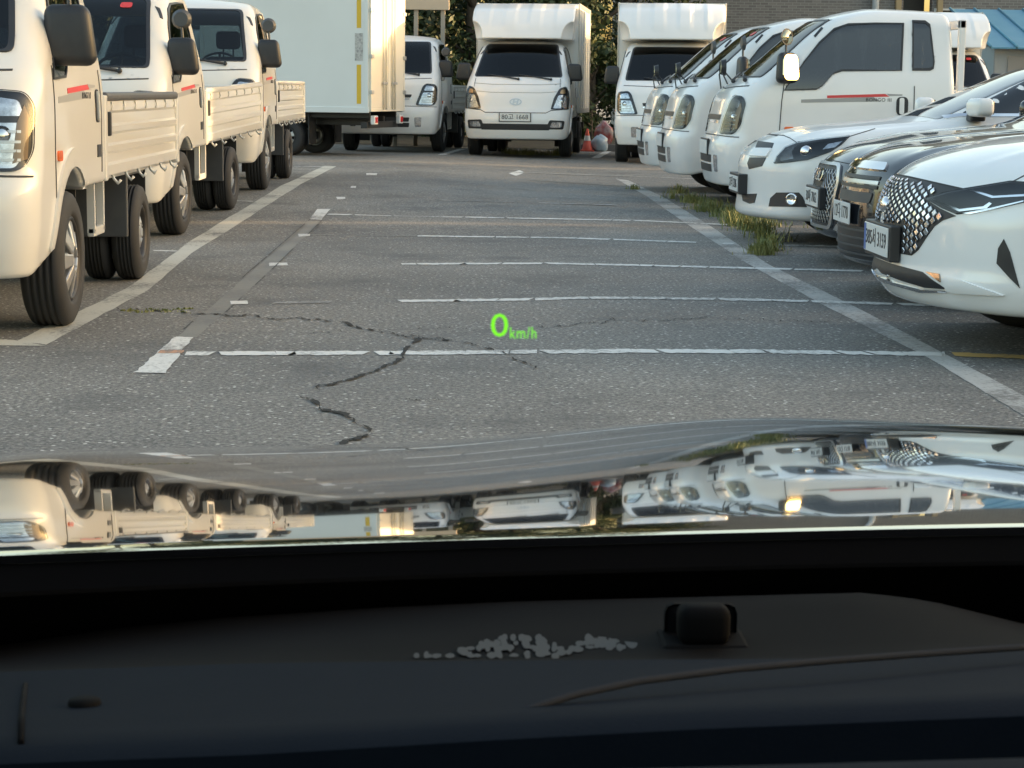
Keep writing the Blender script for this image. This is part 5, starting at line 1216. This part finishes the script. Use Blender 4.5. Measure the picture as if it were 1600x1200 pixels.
# pillars and roof
for s in (1, -1): own_obj('windshield_pillar', tube_mesh('windshield_pillar', [(XC+s*.80, 1.06, .86), (XC+s*.735, .55, 1.14), (XC+s*.66, .05, 1.41), (XC+s*.62, -.3, 1.46)], [.05, .045, .045, .045], 10), CABIN0)
loft('roof', [[(x, Y, z-.03*((x-XC)/.65)**2) for x in np.linspace(XC-.66, XC+.66, 13)] for Y, z in ((.07, 1.425), (-.3, 1.475), (-.9, 1.48), (-1.5, 1.44))], BLACKP, own, thick=.03)
# head-up display figures shown on the screen
HUDM = bpy.data.materials.new('display_green'); HUDM.use_nodes = True; _b = HUDM.node_tree.nodes['Principled BSDF']; _b.inputs['Base Color'].default_value = (.1, .4, .02, 1); _b.inputs['Emission Color'].default_value = (.24, 1.0, .03, 1); _b.inputs['Emission Strength'].default_value = .19
def hud(txt, x0, x1, y0, y1, bold):
    me = text_mesh(txt, 1.0, 0.0, 1.0 if bold else 1.12); co = np.array([v.co for v in me.vertices]); lo, hi = co.min(0), co.max(0)
    for v in me.vertices:
        px = x0+(v.co.x-lo[0])/(hi[0]-lo[0])*(x1-x0); py = y1-(v.co.y-lo[1])/(hi[1]-lo[1])*(y1-y0)
        d = ray(px, py); Y = .85
        for _ in range(20): p = CAM+d*(Y/d.y); b = .10*((p.x-XC)/.75)**2; Y2 = 1.12-(p.z-.86)/.53-b; Y = Y+.7*(Y2-Y)
        v.co = CAM+d*(Y/d.y)-d*.003
    me.update(); return own_obj('display_figure', me, HUDM)
hud('0', 767, 794, 490, 526, True)
hud('km/h', 797, 838, 511, 529, False)
# ================================================================== background
def leaf_mat(name, a, b_, c):
    m = bpy.data.materials.new(name); m.use_nodes = True; n = m.node_tree; b = n.nodes['Principled BSDF']
    tc = n.nodes.new('ShaderNodeTexCoord'); t = n.nodes.new('ShaderNodeTexNoise'); t.inputs['Scale'].default_value = 1.6; t.inputs['Detail'].default_value = 6
    r = n.nodes.new('ShaderNodeValToRGB'); e = r.color_ramp.elements; e.new(.5); e[0].position = .34; e[1].position = .52; e[2].position = .70
    for k, q in zip(e, (a, b_, c)): k.color = (*q, 1)
    n.links.new(tc.outputs['Object'], t.inputs['Vector']); n.links.new(t.outputs[0], r.inputs[0]); n.links.new(r.outputs[0], b.inputs['Base Color']); b.inputs['Roughness'].default_value = .55
    return m
LEAF1 = leaf_mat('leaf_dark', (.014, .028, .010), (.026, .048, .016), (.05, .075, .024))
LEAF2 = leaf_mat('leaf_mid', (.024, .044, .012), (.045, .07, .02), (.10, .10, .03))
BARK = principled('bark', (.10, .08, .06), .9, noise=(8, .7, (.06, .05, .04)), bump=(20, .6, .02))
def tree(name, label, x, y, h, r, z0, mat, cat='tree', n=5200, group=None, leaf=.11, trunk=.14):
    t = thing(name, label, cat, (x, y, zg(x, y)), random.uniform(0, 6), group)
    bm = bmesh.new(); tube(bm, [(0, 0, -.1), (.05, .02, h*.3), (-.04, .06, h*.6), (.02, 0, h*.9)], [trunk, trunk*.8, trunk*.5, trunk*.15], 9)
    cl = []
    for k in range(14):
        a = random.uniform(0, 6.28); zz = z0+(h-z0)*random.uniform(.05, .95); fr = math.sin(min(1, max(.12, (zz-z0)/(h-z0)))*math.pi*.92)**.7
        p = Vector((math.cos(a)*r*fr*random.uniform(.35, .95), math.sin(a)*r*fr*random.uniform(.35, .95), zz)); cl.append((p, r*random.uniform(.28, .5)))
        tube(bm, [(0, 0, max(.2, zz*.7)), tuple(p*.6+Vector((0, 0, zz*.32))), tuple(p)], [trunk*.4, trunk*.25, trunk*.08], 6)
    obj('trunk', bm_mesh(bm, 'trunk', True), BARK, t)
    V = np.empty((n*4, 3)); c = np.random.randint(0, len(cl), n); P = np.array([tuple(q[0]) for q in cl])[c]; R = np.array([q[1] for q in cl])[c]
    d = np.random.normal(size=(n, 3)); d /= np.linalg.norm(d, axis=1)[:, None]; P = P+d*(R*np.random.uniform(.25, 1.15, n)**.6)[:, None]; P[:, 2] = np.maximum(P[:, 2], .1)
    u = np.random.normal(size=(n, 3)); u /= np.linalg.norm(u, axis=1)[:, None]; w_ = np.cross(u, d+.3*np.random.normal(size=(n, 3))); w_ /= np.maximum(np.linalg.norm(w_, axis=1), 1e-6)[:, None]
    s = (leaf*np.random.uniform(.5, 1.3, n))[:, None]
    V[0::4], V[1::4], V[2::4], V[3::4] = P-u*s, P+w_*s*.45, P+u*s, P-w_*s*.45
    obj('crown', pydata('crown', V, np.arange(n*4).reshape(-1, 4)), mat, t)
    return t
G = 'trees and shrubs behind the box trucks'
tl = [(-4.6, 43, 7.5, 2.6, .6, LEAF1, 'dark leafy tree behind the beige signboard and its pale posts'), (-1.6, 45, 8, 2.4, .4, LEAF1, 'dark tree rising behind the plain flatbed truck cab'), (.35, 43.5, 8.5, 2.1, .3, LEAF1, 'dark tree rising behind the emblem box truck'),
      (-3.2, 50, 10, 3.2, .3, LEAF1, 'tall dark tree at the back behind the signboard'), (1.2, 51, 10, 3.0, .2, LEAF1, 'tall dark tree at the back between the box trucks'), (-7.5, 48, 9, 3., .3, LEAF1, 'tall dark tree at the back behind the tall box truck'),
      (-9.5, 55, 11, 3.8, .2, LEAF1, 'broad dark tree far back behind the tall box truck'), (-5.2, 56, 11, 3.6, .2, LEAF1, 'broad dark tree far back beyond the beige signboard'), (-.8, 56.5, 11, 3.6, .2, LEAF1, 'broad dark tree far back beyond the plain flatbed truck'), (3.2, 57, 11, 3.4, .2, LEAF1, 'broad dark tree far back beside the grey brick building corner'),
      (2.9, 44, 9, 2.3, .4, LEAF2, 'yellow green tree between the two box trucks with deflectors'), (3.9, 47, 8, 2.2, .3, LEAF1, 'dark tree in the shade beside the grey brick building')]
for x, y, h, r, z0, m, lb in tl: tree('leafy_tree', lb, x, y, h, r, z0, m, group=G, n=15000, leaf=.085)
for x, y, h, r, lb in ((-.35, 40.6, 1.9, .85, 'rounded green shrub behind the gap beside the emblem truck mirror'), (2.75, 41.6, 2.2, .8, 'rounded green shrub behind the gap beside the rubbish bags'), (-2.6, 41.5, 2.0, 1.0, 'rounded green shrub under the beige signboard')):
    tree('shrub', lb, x, y, h, r, .1, LEAF2, 'shrub', 4200, G, .07, .05)
SOIL = principled('soil', (.06, .05, .035), .95, noise=(3, .8, (.09, .085, .05)), bump=(9, .6, .03))
V = [(x, y, zg(x, y)+.01+.12*min(1, max(0, (y-38.6)/2))*random.uniform(.6, 1.2)) for y in np.arange(38.6, 60.1, .8) for x in np.arange(-14, 4.9, .9)]
nxs = len(np.arange(-14, 4.9, .9)); nys = len(np.arange(38.6, 60.1, .8))
tag(obj('soil_bank', pydata('soil_bank', V, [(j*nxs+i, j*nxs+i+1, (j+1)*nxs+i+1, (j+1)*nxs+i) for j in range(nys-1) for i in range(nxs-1)], True), SOIL), 'brown soil bank under the trees', 'soil', kind='structure')
# ---- beige signboard
BEIGE = principled('beige_board', (.50, .41, .31), .6, noise=(2, .3, (.44, .36, .27)))
a = aty(600, 22, 38.0); b = aty(702, 24, 38.0)
sb = thing('signboard', 'plain beige signboard on posts above the plain flatbed truck', 'signboard', (-2.0, 38, zg(-2, 38)))
obj('board', box_mesh('board', -2.2, b.x+2.0, -.03, .03, b.z-.02, b.z+1.5, bev=.01), BEIGE, sb)
for px in (618, 650, 692): p = aty(px, 50, 38.1); obj('post', box_mesh('post', p.x+2-.04, p.x+2+.04, .035, .115, -.1, b.z+1.4, bev=.006), principled('pale_post', (.34, .30, .25), .7), sb)
# ---- grey brick building
def brick_mat():
    m = bpy.data.materials.new('grey_brick'); m.use_nodes = True; n = m.node_tree; b = n.nodes['Principled BSDF']; L = n.links.new
    tc = n.nodes.new('ShaderNodeTexCoord'); mp = n.nodes.new('ShaderNodeMapping'); mp.inputs['Rotation'].default_value = (math.pi/2, 0, 0); L(tc.outputs['Object'], mp.inputs['Vector'])
    t = n.nodes.new('ShaderNodeTexBrick'); t.inputs['Scale'].default_value = 1; t.inputs['Brick Width'].default_value = .21; t.inputs['Row Height'].default_value = .07; t.inputs['Mortar Size'].default_value = .008
    t.inputs['Color1'].default_value = (.17, .155, .145, 1); t.inputs['Color2'].default_value = (.24, .22, .20, 1); t.inputs['Mortar'].default_value = (.30, .29, .27, 1)
    L(mp.outputs[0], t.inputs['Vector']); L(t.outputs['Color'], b.inputs['Base Color']); b.inputs['Roughness'].default_value = .85; return m
bb = thing('brick_building', 'grey brick building behind the row of trucks', 'building', (13, 53, 0))
def wall_with_hole():
    # front wall around one dark doorway, local x from -8.3 to 12
    d0, d1 = aty(1411, 20, 53).x-13, aty(1456, 20, 53).x-13
    return d0, d1
d0, d1 = wall_with_hole(); BR = brick_mat()
for q in ((-8.3, d0, 0, 9), (d1, 12, 0, 9), (d0, d1, 4.2, 9)): obj('wall', box_mesh('wall', q[0], q[1], 0, .3, q[2], q[3]), BR, bb)
obj('side_wall', box_mesh('side_wall', -8.3, -8.0, .3, 9, 0, 9), BR, bb); obj('roof', box_mesh('roof', -8.5, 12.2, -.2, 9, 9, 9.25, bev=.02), principled('concrete', (.32, .31, .29), .8), bb)
obj('door_recess', box_mesh('door_recess', d0, d1, .9, 1.0, 0, 4.2), principled('dark_doorway', (.03, .03, .035), .4), bb)
TAN = principled('tan_column', (.42, .31, .17), .6)
for px in (1405, 1470): x = aty(px, 10, 52.8).x-13; obj('door_column', box_mesh('door_column', x-.07, x+.07, -.16, -.004, 0, 4.4, bev=.01), TAN, bb)
x = aty(1369, 10, 52.8).x-13; obj('down_pipe', tube_mesh('down_pipe', [(x, -.12, 0), (x, -.12, 8.9)], .09, 10), principled('pale_pipe', (.62, .64, .65), .5), bb)
x = aty(1486, 15, 52.8).x-13; obj('window', box_mesh('window', x-.35, x+.35, -.03, -.004, 2.6, 3.35, bev=.01), OPAQ, bb); obj('window_frame', boxes('window_frame', [(x-.4, x-.35, -.05, -.003, 2.55, 3.4), (x+.35, x+.4, -.05, -.003, 2.55, 3.4), (x-.35, x+.35, -.05, -.003, 3.35, 3.4), (x-.35, x+.35, -.05, -.003, 2.55, 2.6)]), PLATEW, bb)
# ---- blue roofed shed
BLUE = principled('blue_sheet', (.10, .27, .38), .45, .1, noise=(3, .4, (.16, .33, .42)))
SHW = principled('shed_wall', (.40, .40, .38), .7, noise=(2.5, .5, (.32, .31, .28)))
sh = thing('shed', 'small shed with a ribbed blue metal roof behind the box truck', 'shed', (10.6, 40, 0))
ez, rz = 2.17, 2.98
for k in range(10):
    x0 = -.15+k*.52
    v = [(x0, -.25, ez-.06), (x0+.5, -.25, ez-.06), (x0+.5, 3.2, rz), (x0, 3.2, rz)]; v += [(p[0], p[1], p[2]-.03) for p in v]
    obj('roof_panel', pydata('roof_panel', v, [(0, 1, 2, 3), (7, 6, 5, 4), (1, 0, 4, 5), (2, 1, 5, 6), (3, 2, 6, 7), (0, 3, 7, 4)]), BLUE, sh)
    obj('roof_rib', tube_mesh('roof_rib', [(x0-.01, -.26, ez-.045), (x0-.01, 3.2, rz+.015)], .028, 6), BLUE, sh)
obj('front_wall', box_mesh('front_wall', 0, 5, 0, .08, 0, ez-.03), SHW, sh); obj('side_wall', box_mesh('side_wall', .0, .08, .08, 3.1, 0, ez-.03), principled('pale_blue_sheet', (.42, .50, .52), .5), sh)
obj('back_wall', box_mesh('back_wall', 0, 5, 3.1, 3.18, 0, rz-.06), SHW, sh)
obj('door', box_mesh('door', .25, 1.0, -.035, -.004, .05, 1.95, bev=.008), principled('shed_door', (.33, .30, .26), .7, noise=(4, .5, (.25, .22, .19))), sh)
obj('door_post', box_mesh('door_post', 1.03, 1.13, -.05, -.004, .0, 2.05, bev=.008), TAN, sh)
# ---- rubbish by the kerb between the box trucks
p = gnd(926, 236); kb = obj('kerb_stone', box_mesh('kerb_stone', -.75, .75, -.12, .12, -.02, .13, bev=.02), principled('kerb_concrete', (.16, .155, .15), .9), None, (p.x+.25, p.y+.2, zg(p.x, p.y))); tag(kb, 'dark concrete kerb stone on the ground between the box trucks', 'kerb stone')
cz = zg(p.x, p.y); c = thing('traffic_cone', 'small red and white traffic cone beside the plastic bags', 'traffic cone', (p.x-.12, p.y-.22, cz))
ORC = principled('cone_red', (.62, .09, .05), .5)
obj('cone_base', box_mesh('cone_base', -.13, .13, -.13, .13, 0, .03, bev=.008), ORC, c)
obj('cone_body', lathe('cone_body', [(.10, .03), (.075, .14), (.0745, .14), (.045, .30), (.018, .42), (0, .425)], 20, 'z'), ORC, c)
obj('white_band', lathe('white_band', [(.0655, .20), (.049, .295)], 20, 'z'), PLATEW, c)
def bag(label, x, y, z, sx, sy, sz, mat, seed):
    random.seed(seed); bm = bmesh.new(); bmesh.ops.create_icosphere(bm, subdivisions=3, radius=1)
    ph = [random.uniform(0, 6) for _ in range(6)]
    for v in bm.verts:
        n = v.co.copy(); k = 1+.10*math.sin(n.x*5+ph[0])*math.sin(n.z*6+ph[1])+.06*math.sin(n.y*11+ph[2])+.05*math.sin(n.z*13+n.x*8+ph[3])
        q = n*k; tz = max(0, n.z-.55); q.x *= 1-.9*tz; q.y *= 1-.9*tz; v.co = Vector((q.x*sx, q.y*sy, max(q.z*sz, -sz*.75)))
    o = obj('plastic_bag', bm_mesh(bm, 'plastic_bag', True), mat, None, (x, y, z+sz*.75)); return tag(o, label, 'bag')
bag('clear plastic bag full of red packaging on the kerb stone', p.x+.22, p.y+.2, cz+.13, .18, .15, .25, principled('red_bag', (.30, .06, .06), .3, 0, .4, noise=(9, 1., (.42, .40, .40))), 3)
bag('pale blue plastic bag leaning against the kerb stone', p.x+.12, p.y-.15, cz, .16, .13, .18, principled('blue_bag', (.38, .50, .58), .3, 0, .4, noise=(8, .8, (.7, .72, .74))), 5)
bag('flat white blue bag lying on the asphalt beside the emblem truck wheel', p.x-.42, p.y+.05, cz, .15, .12, .07, principled('white_bag', (.62, .68, .74), .4), 8)
# ---- unseen blocks added to the east to keep the low sun off the lot
WALLT = principled('blocker_wall', (.36, .34, .31), .8, noise=(.8, .4, (.28, .27, .25))); ROOFT = principled('blocker_roof', (.20, .22, .24), .6)
for lb, x, y0, y1, h in (('long unseen grey block added to keep the low sun off the parked cars', 34, -26, 20.7, 6.4), ('lower unseen grey block added next to the long sun blocker', 34, 21.5, 33.0, 5.9), ('low unseen grey block added to shade the far end of the lot', 36, 34.2, 45.4, 5.1), ('tall unseen grey block added to keep the low sun off the trees', 38, 46.6, 66, 10.0)):
    wh = thing('sun_blocker', lb, 'building', (x, (y0+y1)/2, 0)); L_ = (y1-y0)/2
    obj('wall', box_mesh('wall', -3, 3, -L_, L_, 0, h-.3), WALLT, wh); obj('roof', box_mesh('roof', -3.2, 3.2, -L_-.2, L_+.2, h-.3, h, bev=.03), ROOFT, wh)
    for k in range(int(L_*2/4)): yy = -L_+2+k*4; obj('window', box_mesh('window', -3.04, -3.0, yy-.8, yy+.8, 2.4, 3.8), OPAQ, wh)
